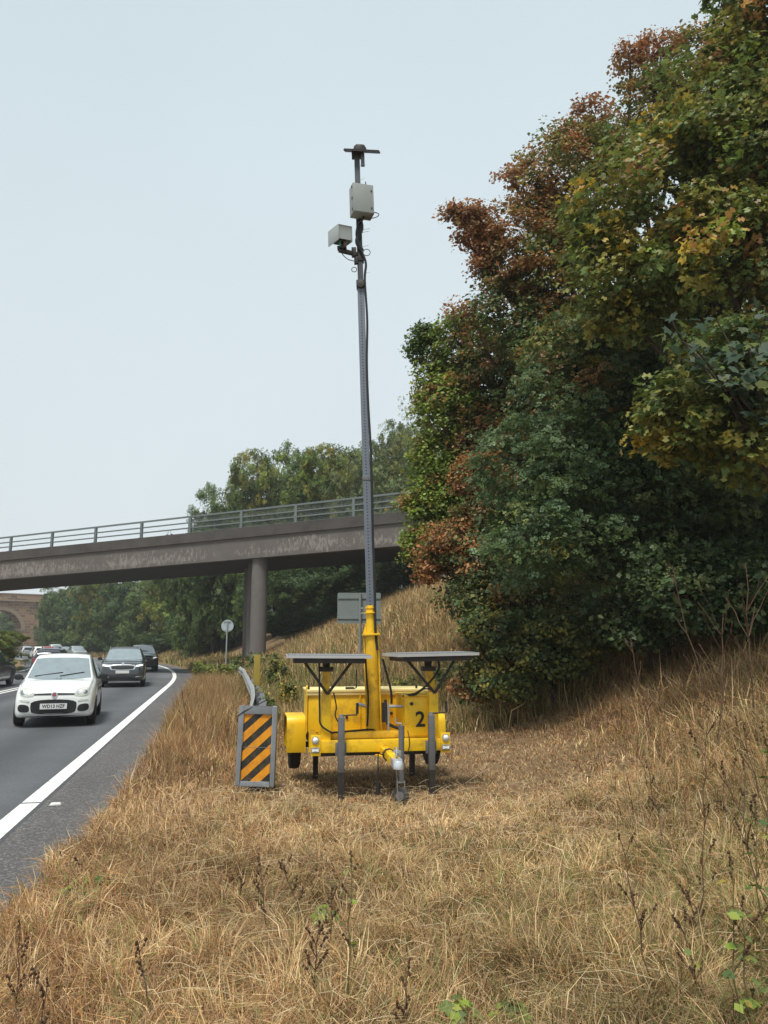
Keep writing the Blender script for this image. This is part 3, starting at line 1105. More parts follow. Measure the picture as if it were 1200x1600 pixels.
bsec('edge_beam', [(0.0, Z_MID), (0.0, Z_TOP), (0.55, Z_TOP), (0.55, Z_MID)], 'concrete_dark')
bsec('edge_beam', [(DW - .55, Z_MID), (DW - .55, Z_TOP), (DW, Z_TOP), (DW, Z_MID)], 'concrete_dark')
bsec('fascia', [(0.10, Z_BOT), (0.10, lerpz(Z_BOT, Z_MID, 0.25)), (0.10, lerpz(Z_BOT, Z_MID, 0.75)), (0.10, dz(Z_MID, -0.004)), (0.5, dz(Z_MID, -0.004)), (0.5, Z_BOT)],
     'flaking', band=[0.80, 1.04, 0.88, 0.55, 0.5, 0.5])
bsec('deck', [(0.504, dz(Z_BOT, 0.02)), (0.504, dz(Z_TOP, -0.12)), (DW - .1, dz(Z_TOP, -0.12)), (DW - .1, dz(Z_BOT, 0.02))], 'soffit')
zb0 = lambda t: Z_TOP(t)
for side, wv in (('front', 0.22), ('back', DW - 0.3)):
    for k, (f, th) in enumerate(((1.0, 0.10), (0.66, 0.07), (0.36, 0.07))):
        mb = MB()
        zf = lambda t, f=f: Z_TOP(t) + (Z_RAIL(t) - Z_TOP(t)) * f - 0.05
        mb.bar(BP(T0, wv, zf(T0)), BP(T1, wv, zf(T1)), 0.07, th)
        mb.build('rail', 'parapet', broot)
post = None
for wv in (0.22, DW - 0.3):
    t = -0.43 + 15.2 - 3.573 * 8
    while t < T1:
        hgt = Z_RAIL(t) - Z_TOP(t) - 0.005
        if post is None:
            post = MB().box((0, 0, 0.5), (0.16, 0.12, 1.0)).box((0, 0, 0.015), (0.3, 0.26, 0.03)).mesh('post', 'parapet')
        o = bpy.data.objects.new('post', post)
        o.location = BP(t, wv, Z_TOP(t) - 0.002)
        o.rotation_euler = (0, 0, math.atan2(d2.y, d2.x))
        o.scale = (1, 1, hgt)
        link(o, broot)
        t += 3.573
mb = MB()
t = 14.6
while t < T1:
    z0, z1 = Z_TOP(t) + 0.02, Z_RAIL(t) - 0.06
    mb.bar(BP(t, 0.27, z0), BP(t, 0.27, z1), 0.014, 0.014)
    t += 0.075
for k in range(12):
    f = 0.06 + 0.075 * k
    zf = lambda t: Z_TOP(t) + (Z_RAIL(t) - Z_TOP(t)) * f
    mb.bar(BP(14.6, 0.27, zf(14.6)), BP(T1, 0.27, zf(T1)), 0.014, 0.014)
o = mb.build('mesh_infill', 'parapet', broot)
o['kind'] = 'stuff'
# three round columns in a line that follows the road
c0 = at(405, 950, 43.9)
ud = Vector((-0.255, 0.967, 0))
for k in range(3):
    q = Vector((c0.x, c0.y, 0)) + ud * (2.6 * k + 0.2)
    g = gz1(q.x, q.y)
    t = (q - Vector((A2.x, A2.y, 0))).dot(d2)
    mb = MB().tube([(q.x - A2.x, q.y - A2.y, g - 0.5), (q.x - A2.x, q.y - A2.y, Z_BOT(t) + 0.1)], 0.46, 24)
    mb.build('column', 'column', broot, smooth=True)
# abutment up on the bank
tA = LEN + 7.0
mb = MB()
zA = Z_BOT(tA)
poly = [BP(tA, 0.3, 0), BP(tA, DW - 0.3, 0), BP(tA + 3, DW - 0.3, 0), BP(tA + 3, 0.3, 0)]
mb.add([(x, y, 0) for x, y, _ in poly] + [(x, y, zA - 0.01) for x, y, _ in poly], [(0, 1, 2, 3), (4, 5, 6, 7), (0, 1, 5, 4), (1, 2, 6, 5), (2, 3, 7, 6), (3, 0, 4, 7)])
mb.build('abutment', 'concrete', broot)

# ------------------------------------------------------------------ stone viaduct far down the road
VY = 172.0
sp_ = at(33, 985, VY)                # right springing of the arch
ztop = at(0, 929, VY).z
zcor = at(0, 940, VY).z
vroot = empty('stone_viaduct', (sp_.x, VY, 0), R(38))
tag(vroot, 'old brown stone viaduct with round arch in the far left distance', 'viaduct')
arch_r = 4.35
xr, xc, zs = 0.0, -arch_r, sp_.z
mb = MB()
N = 28
front, outer = [], []
x0, x1 = xc - 30, xr + 20
for i in range(N + 1):
    a = math.pi * i / N
    front.append((xc + arch_r * math.cos(a), zs + arch_r * math.sin(a)))
top = [(xc + (x1 - xc) * (1 - i / N) + (x0 - xc) * (i / N), zcor) for i in range(N + 1)]
for y in (0.0, 6.0):
    kk = len(mb.v)
    mb.v += [(x, y, z) for x, z in front] + [(x, y, z) for x, z in top]
    for i in range(N):
        mb.f.append((kk + i, kk + i + 1, kk + N + 2 + i, kk + N + 1 + i))
    kk2 = len(mb.v)
    mb.v += [(xr, y, -1), (x1, y, -1), (xc - arch_r, y, -1), (x0, y, -1)]
    mb.f.append((kk, kk + N + 1, kk2 + 1, kk2))
    mb.f.append((kk + N, kk2 + 2, kk2 + 3, kk + 2 * N + 1))
n1 = 2 * (N + 1) + 4
for i in range(N):
    mb.f.append((i, i + 1, n1 + i + 1, n1 + i))
mb.f.append((0, n1, n1 + n1 - 4, n1 - 4))
mb.f.append((N, n1 - 2, n1 + n1 - 2, n1 + N))
mb.build('wall', 'stone', vroot)
mb = MB()
for i in range(22):
    a0, a1 = math.pi * (i + .04) / 22, math.pi * (i + .96) / 22
    r1 = arch_r + 0.8
    mb.prism([(xc + arch_r * math.cos(a0), zs + arch_r * math.sin(a0)), (xc + r1 * math.cos(a0), zs + r1 * math.sin(a0)),
              (xc + r1 * math.cos(a1), zs + r1 * math.sin(a1)), (xc + arch_r * math.cos(a1), zs + arch_r * math.sin(a1))], 'y', -0.12, 0.05)
mb.build('arch_ring', 'stone_pale', vroot)
MB().box(((x0 + x1) / 2, 2.9, zcor + 0.16), (x1 - x0, 6.8, 0.32)).build('cornice', 'stone_pale', vroot)
MB().box(((x0 + x1) / 2, 0.2, (zcor + 0.322 + ztop) / 2), (x1 - x0, 0.5, ztop - zcor - 0.322)).build('parapet_wall', 'stone', vroot)
MB().box(((x0 + x1) / 2, 5.6, (zcor + 0.322 + ztop) / 2), (x1 - x0, 0.5, ztop - zcor - 0.322)).build('parapet_wall', 'stone', vroot)
MB().box(((x0 + x1) / 2, 0.2, ztop + 0.1), (x1 - x0, 0.7, 0.2)).build('coping', 'stone_pale', vroot)
MB().box((xr + 3.6, -0.3, zcor / 2 - 0.5), (1.1, 0.6, zcor + 0.6)).build('buttress', 'stone', vroot)

# ------------------------------------------------------------------ camera trailer
TX, TY = -0.115, 9.28
TG = gz1(TX, TY)
tr = empty('camera_trailer', (TX, TY, 0.0), R(10))
tag(tr, 'yellow mobile camera trailer with tall mast and two solar panels on mown verge', 'trailer')
YE = 'yellow'
# chassis
mb = MB()
mb.box((0, -0.44, 0.625), (1.48, 0.10, 0.13))
mb.box((-0.68, 0.28, 0.62), (0.09, 1.33, 0.12))
mb.box((0.68, 0.28, 0.62), (0.09, 1.33, 0.12))
mb.box((0, 0.97, 0.62), (1.44, 0.09, 0.12))
mb.box((0, 0.0, 0.62), (1.26, 0.12, 0.11))
mb.build('chassis', YE, tr, bevel=0.008)
MB().box((-0.02, -0.31, 0.728), (1.16, 0.13, 0.07)).build('cross_beam', 'yellow_worn', tr, bevel=0.006)
MB().box((0, 0.25, 0.681), (1.26, 1.2, 0.012)).build('deck_plate', 'yellow_worn', tr)
# dark axle gear below
mb = MB().tube([(-0.8, 0.8, 0.5), (0.8, 0.8, 0.5)], 0.035, 10).box((0, 0.8, 0.52), (1.1, 0.1, 0.06))
mb.bar((0.0, -0.35, 0.54), (0.0, 0.8, 0.53), 0.06, 0.05).bar((-.66, -.3, .53), (.66, -.3, .53), .05, .05)
mb.build('axle', 'darksteel', tr)
# rear battery box with overhanging lid
box = MB().box((0, 0.66, 0.925), (1.50, 0.62, 0.47)).build('battery_box', YE, tr, bevel=0.012)
MB().box((0, 0.66, 1.175), (1.54, 0.68, 0.03)).box((0, 0.335, 1.145), (1.54, 0.012, 0.045)).build('lid', mat('lid_paint', (0.85, 0.70, 0.30), 0.45, var=0.06, dirt=(0.5, 0.36, 0.1), dirt_amt=.4), box, bevel=0.006)
for x in (-0.5, -0.12, 0.22):
    MB().box((x, 0.338, 0.93), (0.012, 0.018, 0.44)).build('rib', YE, box)
for x, z in ((-0.28, 0.86), (0.27, 0.9)):
    MB().tube([(x, 0.352, z), (x, 0.335, z)], 0.018, 12).build('lock', 'darksteel', box)
MB().tube([(-0.28, 0.36, 1.19), (-0.28, 0.36, 1.2), (-0.18, 0.38, 1.2), (-0.16, 0.38, 1.21), (-0.16, 0.38, 1.42)], 0.009, 6).build('crank_handle', 'darksteel', box)
MB().box((-0.245, 0.36, 1.205), (0.1, 0.03, 0.022)).build('crank_grip', 'rubber', box)
for x in (-0.74, 0.6):
    MB().tube([(x, 0.42, 1.185), (x, 0.42, 1.23)], 0.014, 8).build('catch', 'darksteel', box)
# side plates at the left end of the box
MB().prism([(0.33, 0.68), (0.33, 1.22), (0.36, 1.24), (0.42, 1.18), (0.42, 0.68)], 'x', -0.775, -0.758).build('end_plate', YE, tr)
# cabinet with number
cab = MB().box((0.46, -0.10, 0.915), (0.34, 0.56, 0.45)).build('cabinet', YE, tr, bevel=0.01)
MB().box((0.455, -0.386, 0.915), (0.30, 0.012, 0.40)).build('door', YE, cab, bevel=0.003)
MB().box((0.46, -0.10, 1.152), (0.36, 0.59, 0.02)).build('cap', YE, cab, bevel=0.004)
MB().tube([(0.365, -0.386, 1.065), (0.365, -0.402, 1.065)], 0.02, 14).build('lock', 'darksteel', cab)
text_part('number', '2', 0.235, 'black', cab, (0.465, -0.3935, 0.885), sx=0.98)
MB().tube([(0.29, -0.30, 1.03), (0.12, -0.30, 1.03)], 0.017, 10).build('grab_bar', 'galv', cab)
MB().box((0.115, -0.30, 0.90), (0.018, 0.018, 0.34)).build('stay', 'galv', cab)
# panel posts with their solar panels


def solar(x, y, zp, wid, dep, yaw, tiltx, tilty, dx, lean):
    p_ = MB().box((x, y, 0.88), (0.105, 0.11, 0.64)).build('panel_post', YE, tr, bevel=0.006)
    MB().bar((x, y, 1.18), (x + lean, y, 1.46), 0.075, 0.075, up=(0, 1, 0)).build('inner_tube', 'yellow_worn', p_)
    MB().box((x + lean, y, 1.455), (0.15, 0.12, 0.05)).tube([(x + lean, y, 1.47), (x + lean, y, 1.56)], [0.035, 0.05], 10).build('pivot', 'darksteel', p_)
    for sx in (-1, 1):
        MB().bar((x + 0.01, y - 0.06, 1.185), (x + dx + sx * 0.27, y - 0.06, 1.545), 0.03, 0.012, up=(0, 1, 0)).build('strut', 'darksteel', p_)
    rot = Matrix.Rotation(yaw, 3, 'Z') @ Matrix.Rotation(tiltx, 3, 'X') @ Matrix.Rotation(tilty, 3, 'Y')
    c = Vector((x + dx, y, zp))
    mb = MB()
    mb.box(c + rot @ Vector((0, 0, -0.0)), (wid, dep, 0.008), rot)
    pan = mb.build('solar_panel', 'solar', tr)
    mb = MB()
    for sx in (-1, 1):
        mb.box(c + rot @ Vector((sx * (wid / 2 + 0.006), 0, -0.014)), (0.016, dep + 0.028, 0.032), rot)
        mb.box(c + rot @ Vector((0, sx * (dep / 2 + 0.006), -0.014)), (wid, 0.016, 0.032), rot)
    mb.build('frame', 'alu', pan)
    mb = MB()
    for k_ in range(1, 6):
        mb.box(c + rot @ Vector((wid * (k_ / 6 - 0.5), 0, 0.006)), (0.004, dep * 0.96, 0.003), rot)
    for k_ in range(1, 9):
        mb.box(c + rot @ Vector((0, dep * (k_ / 9 - 0.5), 0.0062)), (wid * 0.98, 0.004, 0.003), rot)
    mb.build('cell_grid', 'alu', pan)
    MB().box(c + rot @ Vector((0, 0, -0.058)), (wid * 0.86, dep * 0.94, 0.052), rot).build('bracket', 'darksteel', pan)


solar(-0.61, -0.40, 1.612, 0.90, 0.60, R(-2), R(0.6), R(0.4), 0.015, 0.0)
solar(0.61, -0.40, 1.632, 0.93, 0.62, R(6), R(0.5), R(-1.0), -0.03, -0.05)
# mudguards and wheels
for sx in (-1, 1):
    outer_ = [(0.50, 0.44), (0.495, 0.78), (0.51, 0.83), (0.55, 0.865), (1.10, 0.865), (1.16, 0.83), (1.18, 0.78), (1.185, 0.44)]
    prof = outer_ + [(1.165, 0.44), (1.16, 0.78), (1.09, 0.845), (0.56, 0.845), (0.517, 0.78), (0.52, 0.44)]
    mg = MB().prism(prof, 'x', sx * 0.875 - 0.115, sx * 0.875 + 0.115).build('mudguard', YE, tr, bevel=0.012)
    sd_ = outer_
    MB().prism([(a_, b_) for a_, b_ in sd_], 'x', sx * 0.765 - 0.006, sx * 0.765 + 0.006).build('inner_side', YE, mg)
    rotw = Matrix.Translation((sx * 0.875, 0.83, 0.50)) @ Matrix.Rotation(R(90), 4, 'Y')
    wh = MB().lathe([(0.16, -0.062), (0.25, -0.07), (0.283, -0.055), (0.29, 0), (0.283, 0.055), (0.25, 0.07), (0.16, 0.062)], 28, rotw).build('wheel', 'rubber', tr, smooth=True)
    MB().lathe([(0.0, -0.04), (0.08, -0.045), (0.1, -0.02), (0.165, -0.03), (0.165, 0.03), (0.1, 0.02), (0.08, 0.045), (0.0, 0.04)], 20, rotw).build('rim', 'rim', wh, smooth=True)
# marker lamps on plates at the ends of the front beam
for sx in (-1, 1):
    pl = MB().box((sx * 0.725, -0.497, 0.645), (0.11, 0.012, 0.22)).build('lamp_plate', YE, tr, bevel=0.003)
    MB().tube([(sx * 0.73, -0.5, 0.70), (sx * 0.73, -0.515, 0.70)], 0.040, 20).build('lamp_bezel', 'galv', pl, smooth=True)
    MB().lathe([(0.0, 0.014), (0.02, 0.010), (0.031, 0.0)], 20, Matrix.Translation((sx * 0.73, -0.515, 0.70)) @ Matrix.Rotation(R(90), 4, 'X')).build('lamp_lens', 'white_lens', pl, smooth=True)
    MB().box((sx * 0.73, -0.506, 0.595), (0.09, 0.012, 0.055)).build('reflector_frame', 'boardback', pl, bevel=0.002)
    MB().prism([(sx * 0.73 - .037, .577), (sx * 0.73, .585), (sx * 0.73 + .037, .577), (sx * 0.73 + .037, .613), (sx * 0.73, .605), (sx * 0.73 - .037, .613)], 'y', -0.516, -0.513).build('reflector', 'white_lens', pl)
MB().tube([(0.74, -0.5, 0.54), (0.74, -0.52, 0.50), (0.76, -0.52, 0.49), (0.78, -0.5, 0.53)], 0.007, 6).build('tie_ring', mat('rusty_steel', (0.22, 0.07, 0.02), 0.8, var=.3), tr)
MB().prism([(-0.79, 0.56), (-0.70, 0.56), (-0.70, 0.74), (-0.73, 0.80), (-0.79, 0.80)], 'y', -0.38, -0.36).build('corner_gusset', YE, tr)
# stabiliser legs


def jack(x, y, ztop, front=True, crank=1):
    g = gz1(TX + x * math.cos(R(10)) - y * math.sin(R(10)), TY + x * math.sin(R(10)) + y * math.cos(R(10)))
    j = MB().box((x, y, (ztop + 0.36) / 2), (0.07, 0.07, ztop - 0.36)).build('stabiliser_leg', 'galv_dull', tr, bevel=0.01)
    MB().box((x, y, (g - 0.02 + 0.37) / 2), (0.062, 0.062, 0.37 - g + 0.02)).build('inner_leg', 'darksteel', j)
    MB().box((x, y + 0.045, 0.60), (0.12, 0.05, 0.14)).build('clamp', 'galv_dull', j, bevel=0.008)
    MB().tube([(x, y, ztop), (x, y, ztop + 0.03)], 0.026, 10).build('cap', 'galv', j)
    if front:
        MB().tube([(x, y, ztop + 0.012), (x + 0.03, y - 0.01, ztop + 0.02), (x + 0.17, y + 0.0, ztop + 0.025), (x + 0.175, y, ztop + 0.04)], 0.009, 6).build('crank', 'darksteel', j)
        MB().tube([(x + 0.175, y, ztop + 0.035), (x + 0.175, y, ztop + 0.15)], 0.016, 8).build('crank_grip', 'rubber', j)


jack(-0.45, -0.53, 0.94)
jack(0.56, -0.53, 0.95)
jack(-0.60, 0.90, 0.72, front=False)
jack(0.62, 0.80, 0.72, front=False)
# drawbar, coupling, jockey wheel
db = MB().bar((0.03, -0.44, 0.575), (0.05, -1.08, 0.535), 0.085, 0.09).build('drawbar', YE, tr, bevel=0.008)
MB().prism([(-0.07, -0.47), (0.14, -0.47), (0.10, -0.62), (-0.03, -0.62)], 'z', 0.52, 0.535).build('gusset', YE, db)
mb = MB().bar((0.05, -1.05, 0.54), (0.053, -1.16, 0.53), 0.10, 0.075)
mb.lathe([(0.0, 0.045), (0.04, 0.04), (0.055, 0.01), (0.055, -0.04), (0.05, -0.045)], 16, Matrix.Translation((0.055, -1.19, 0.525)))
mb.build('coupling', mat('zinc', (0.66, 0.70, 0.74), 0.3, 0.6, var=.1), db, smooth=True)
MB().tube([(0.05, -1.08, 0.59), (0.055, -1.12, 0.63), (0.06, -1.05, 0.67), (0.06, -1.0, 0.66)], 0.012, 8).build('lever', 'galv', db)
JX, JY = 0.165, -0.80
jw = MB().tube([(JX, JY, 0.30), (JX, JY, 0.87)], 0.031, 14).build('jockey_stand', 'galv_dull', tr, smooth=True)
MB().box((JX - 0.05, JY, 0.58), (0.09, 0.06, 0.07)).build('clamp', 'galv', jw, bevel=0.006)
MB().tube([(JX, JY, 0.86), (JX, JY, 0.89), (JX - 0.06, JY, 0.895), (JX - 0.06, JY, 0.95)], 0.009, 6).build('handle', 'galv', jw)
MB().box((JX - .01, JY, 0.29), (0.09, 0.04, 0.02)).box((JX - .05, JY, 0.22), (0.008, 0.04, 0.15)).box((JX + .03, JY, 0.22), (0.008, 0.04, 0.15)).build('fork', 'galv', jw)
jg = gz1(TX + JX, TY + JY)
MB().lathe([(0.015, -0.028), (0.07, -0.03), (0.088, -0.018), (0.088, 0.018), (0.07, 0.03), (0.015, 0.028)], 22,
           Matrix.Translation((JX - .01, JY, jg + 0.086)) @ Matrix.Rotation(R(58), 4, 'Z') @ Matrix.Rotation(R(90), 4, 'Y')).build('jockey_wheel', mat('grey_tyre', (.05, .05, .05), .7, var=.2, dirt=(.14, .11, .08), dirt_amt=.6), jw, smooth=True)
MB().lathe([(0.0, -0.034), (0.045, -0.034), (0.05, -0.02), (0.05, 0.02), (0.045, 0.034), (0.0, 0.034)], 18,
           Matrix.Translation((JX - .01, JY, jg + 0.086)) @ Matrix.Rotation(R(58), 4, 'Z') @ Matrix.Rotation(R(90), 4, 'Y')).build('jockey_hub', 'galv', jw, smooth=True)
MB().tube([(0.05, -1.1, 0.5), (0.06, -1.12, 0.3), (0.07, -1.13, 0.03)], 0.005, 5).build('steel_cable', 'galv', db)
pc = MB().tube([(-0.02, -0.72, 0.56), (-0.08, -0.76, 0.58), (-0.09, -0.80, 0.46), (-0.088, -0.8, 0.28)], 0.008, 6).build('plug_cable', 'cable', db)
MB().tube([(-0.088, -0.8, 0.29), (-0.088, -0.8, 0.17)], 0.024, 10).build('plug', 'cable', pc)
MB().tube([(0.03 + .065 * math.cos(a * .7), -0.80 - 0.03 * math.sin(a * .35), 0.57 + 0.062 * math.sin(a * .7)) for a in range(28)], 0.006, 5).build('wrapped_cable', 'cable', db)


def cable(pts, r=0.011, parent=tr, name='cable'):
    """a smooth cable through the given points"""
    P = [Vector(q) for q in pts]
    P = [P[0]] + P + [P[-1]]
    out = []
    for i in range(1, len(P) - 2):
        for k_ in range(6):
            t = k_ / 6
            a, b, c, d = P[i - 1], P[i], P[i + 1], P[i + 2]
            out.append(0.5 * ((2 * b) + (c - a) * t + (2 * a - 5 * b + 4 * c - d) * t * t + (3 * b - a - 3 * c + d) * t ** 3))
    out.append(P[-2])
    return MB().tube(out, r, 6).build(name, 'cable', parent, smooth=True)


cable([(-0.70, -0.47, 1.55), (-0.695, -0.48, 1.40), (-0.685, -0.48, 1.0), (-0.67, -0.48, 0.86), (-0.56, -0.47, 0.78), (-0.50, -0.42, 0.77), (-0.1, -0.25, 0.775), (0.0, -0.1, 0.74)])
cable([(-0.53, -0.44, 1.2), (-0.50, -0.46, 1.05), (-0.51, -0.46, 0.95), (-0.46, -0.45, 0.85), (-0.47, -0.44, 0.78)], 0.008)
cable([(0.66, -0.46, 1.56), (0.67, -0.47, 1.46), (0.60, -0.47, 1.35), (0.50, -0.46, 1.25), (0.40, -0.42, 1.18), (0.27, -0.36, 1.15)], 0.012)
cable([(0.60, -0.44, 1.22), (0.50, -0.44, 1.23), (0.40, -0.42, 1.165), (0.30, -0.38, 1.16)], 0.009)
cable([(0.08, -0.12, 1.56), (0.12, -0.14, 1.40), (0.17, -0.16, 1.2), (0.18, -0.15, 1.05)], 0.014)
cable([(-0.12, -0.1, 1.56), (-0.11, -0.12, 1.35), (-0.09, -0.12, 1.1), (-0.1, -0.12, 0.8)], 0.012)
cable([(0.10, -0.18, 1.1), (0.11, -0.2, 0.9), (0.13, -0.22, 0.83), (0.25, -0.25, 0.78), (0.32, -0.35, 0.77)], 0.018)
cable([(0.3, -0.48, 0.78), (0.31, -0.52, 0.7), (0.31, -0.52, 0.62), (0.29, -0.52, 0.55)], 0.006)
MB().box((0.10, -0.10, 0.95), (0.05, 0.05, 0.22)).build('winch_stop', 'darksteel', tr)
MB().tube([(-0.17, 0.12, 1.03), (-0.09, 0.02, 1.01)], 0.02, 10).build('winch_handle', 'galv', tr)
# mast: the whole column leans a little to the left
MZ = 0.66
mast = MB().tube([(0, 0, 0.02), (0, 0, 1.17)], 0.076, 24).build('mast', 'yellow_worn', tr, smooth=True)
mast.location = (0, 0, MZ)
mast.rotation_euler = (0, R(-1.88), R(-10))
zM = lambda py: at(575, py, TY).z - MZ
for sx in (-1, 1):
    MB().box((sx * 0.085, 0.03, 0.60), (0.016, 0.10, 1.16)).build('side_channel', YE, mast, bevel=0.003)
MB().box((0, 0.0, 1.185), (0.21, 0.2, 0.022)).build('head_plate', YE, mast, bevel=0.003)
MB().box((0, 0.0, 0.06), (0.20, 0.20, 0.012)).box((0, -0.09, 0.0), (0.20, 0.014, 0.12)).box((-.093, 0, 0.0), (.014, .2, .12)).box((.093, 0, 0), (.014, .2, .12)).build('foot_bracket', 'yellow_worn', mast)
MB().tube([(0, 0, 1.19), (0, 0, 1.53)], 0.056, 20).build('upper_tube', YE, mast, smooth=True)
for sx in (-1, 1):
    MB().prism([(sx * 0.056, 1.197), (sx * 0.095, 1.197), (sx * 0.06, 1.32), (sx * 0.056, 1.32)], 'y', -0.008, 0.008).build('gusset', YE, mast)
for zc in (1.435, 1.495):
    MB().tube([(0, 0, zc), (0, 0, zc + 0.012)], 0.085 if zc < 1.45 else 0.066, 20).build('collar', YE, mast)
    MB().bar((-0.085, -0.02, zc + .006), (-0.115, -0.02, zc + .006), 0.016, 0.014).build('bolt', 'galv', mast)
z1, z2, z3 = zM(945), zM(445), zM(238)
PX = 9.15 * 0.00091
MB().box((0, 0, (1.50 + z2) / 2), (0.088, 0.088, z2 - 1.50)).build('tube_section', 'perf', mast)
MB().box((0, 0, (z2 + z3) / 2), (0.072, 0.072, z3 - z2 + 0.16)).build('tube_section', mat('dark_tube', (.06, .065, .075), .5, .3, var=.2, scale=9), mast)
MB().box((0, 0, z2 + 0.0), (0.112, 0.112, 0.10)).tube([(0, -0.08, z2 - .02), (0, .08, z2 - .02)], 0.05, 12).build('joint', 'darksteel', mast, bevel=.006)
MB().box((0, 0, z1 + 1.55), (0.10, 0.10, 0.06)).build('joint', 'galv_dull', mast, bevel=.004)
# main feed cable running up the mast
cb = [(0.07, -0.05, 1.0)]
rr_ = random.Random(3)
for i in range(9):
    f_ = i / 8
    cb.append((0.06 + rr_.uniform(-.012, .014), -0.055, 1.25 + f_ * (zM(440) - 1.25)))
cb += [(0.075, -0.06, zM(415)), (0.02, -0.07, zM(395)), (-0.035, -0.075, zM(372)), (0.0, -0.07, zM(352)), (0.01, -0.06, zM(345))]
cable(cb, 0.017, mast, 'feed_cable')
cable([(0.03, -0.06, zM(395)), (-0.03, -0.07, zM(380)), (0.03, -0.06, zM(362)), (0.02, -0.05, zM(348))], 0.03, mast, 'cable_bundle')
for py, ln in ((262, .06), (284, .04), (362, .09), (366, .08), (430, .08), (388, .07), (600, .05), (700, .05)):
    MB().bar((0.03, -0.04, zM(py)), (0.05 + ln, -0.06, zM(py) + 0.01), 0.004, 0.004).build('cable_tie', 'alu', mast)
# equipment box
bz = (zM(302) + zM(346)) / 2
bh = zM(302) - zM(346)
rb_ = Matrix.Rotation(R(18), 3, 'Z')
bc = Vector((0.045, -0.13, bz))
eb = MB().box(bc, (0.28, 0.17, bh), rb_).build('equipment_box', 'cabinet', mast, bevel=0.006)
MB().box(bc + rb_ @ Vector((0.0, -0.09, 0)), (0.272, 0.012, bh - 0.01), rb_).build('door', 'cabinet', eb, bevel=0.004)
for k_ in (-.33, 0.27):
    q = bc + rb_ @ Vector((0.105, -0.097, bh * k_))
    MB().box(q, (0.018, 0.008, 0.026), rb_).build('lock', 'darksteel', eb)
for k_ in (-.38, 0, .4):
    q = bc + rb_ @ Vector((-0.142, -0.05, bh * k_))
    MB().box(q, (0.01, 0.02, 0.03), rb_).build('hinge', 'darksteel', eb)
MB().tube([bc + Vector((0.06, 0, bh / 2)), bc + Vector((0.06, 0, bh / 2 + 0.08))], 0.008, 6).build('antenna', 'cable', eb)
cable([bc + Vector((0.15, 0.05, -bh * .3)), bc + Vector((0.21, 0.03, -bh * .38)), bc + Vector((0.21, 0.02, -bh * .48)), bc + Vector((0.14, 0, -bh * .58)), bc + Vector((0.0, 0, -bh * .56))], 0.006, eb)
cable([bc + Vector((0.02, 0, -bh * .5)), bc + Vector((0.0, 0.02, -bh * .62)), bc + Vector((-0.05, 0.05, -bh * .7)), bc + Vector((-0.06, 0.06, -bh * 0.85))], 0.014, eb)
# camera in its hood
cz = zM(378)
rc_ = Matrix.Rotation(R(30), 3, 'Z') @ Matrix.Rotation(R(8), 3, 'X') @ Matrix.Rotation(R(-4), 3, 'Y')
cc_ = Vector((-0.245, -0.14, cz))


def hood_part(c, d, name, m, par, rot=rc_, bevel=0.0):
    return MB().box(cc_ + rot @ Vector(c), d, rot).build(name, m, par, bevel=bevel)


hw, hl, hh = 0.20, 0.30, 0.20
mb = MB()
mb.box(cc_ + rc_ @ Vector((0, 0, hh / 2)), (hw, hl, 0.008), rc_)
mb.box(cc_ + rc_ @ Vector((-hw / 2 + .004, 0, 0.0)), (0.008, hl, hh - 0.009), rc_)
mb.box(cc_ + rc_ @ Vector((hw / 2 - .004, 0, 0.0)), (0.008, hl, hh - 0.009), rc_)
hood = mb.build('camera_hood', 'housing', mast, bevel=0.003)
hood_part((0, -0.135, 0.012), (hw - 0.018, 0.008, hh - .03), 'back_plate', 'housing', hood)
hood_part((0, 0.0, -0.02), (0.10, 0.20, 0.10), 'camera_body', 'darksteel', hood, bevel=.008)
for k_, cl in ((-.035, (0.05, 0.28, 0.26)), (0.03, (0.45, 0.18, 0.14))):
    q = cc_ + rc_ @ Vector((k_, -0.06, -0.105))
    MB().tube([q + Vector((0, 0, .04)), q + Vector((0.0, 0.0, -0.045))], 0.013, 8).build('connector', mat('connector_%d' % (k_ > 0), cl, 0.5), hood)
mb = MB().box(cc_ + Vector((0.02, 0, -0.155)), (0.12, 0.08, 0.03)).tube([cc_ + Vector((0.02, 0, -0.15)), cc_ + Vector((0.02, 0, -0.09))], 0.035, 10)
mb.bar(cc_ + Vector((-0.02, 0, -0.18)), (-0.03, -0.03, cz - 0.19), 0.05, 0.045)
mb.box((-0.075, -0.05, cz - 0.17), (0.06, 0.06, 0.12)).box((-0.05, -0.045, cz - 0.28), (0.05, 0.05, 0.10)).box((0, 0, cz - 0.22), (0.1, 0.1, 0.12))
mb.build('camera_arm', 'darksteel', mast, bevel=.004)
cable([cc_ + Vector((0.0, 0, -0.19)), cc_ + Vector((0.04, -.02, -0.27)), cc_ + Vector((0.10, -.03, -0.33)), cc_ + Vector((0.18, 0, -0.34))], 0.006, mast, 'camera_cable')
for (qx, qz, qr) in ((-0.078, zM(424), 0.033), (0.09, zM(398), 0.046)):
    MB().tube([(qx + qr * math.cos(a * .5), -0.06, qz + qr * math.sin(a * .5)) for a in range(14)], 0.005, 5).build('cable_loop', 'cable', mast)
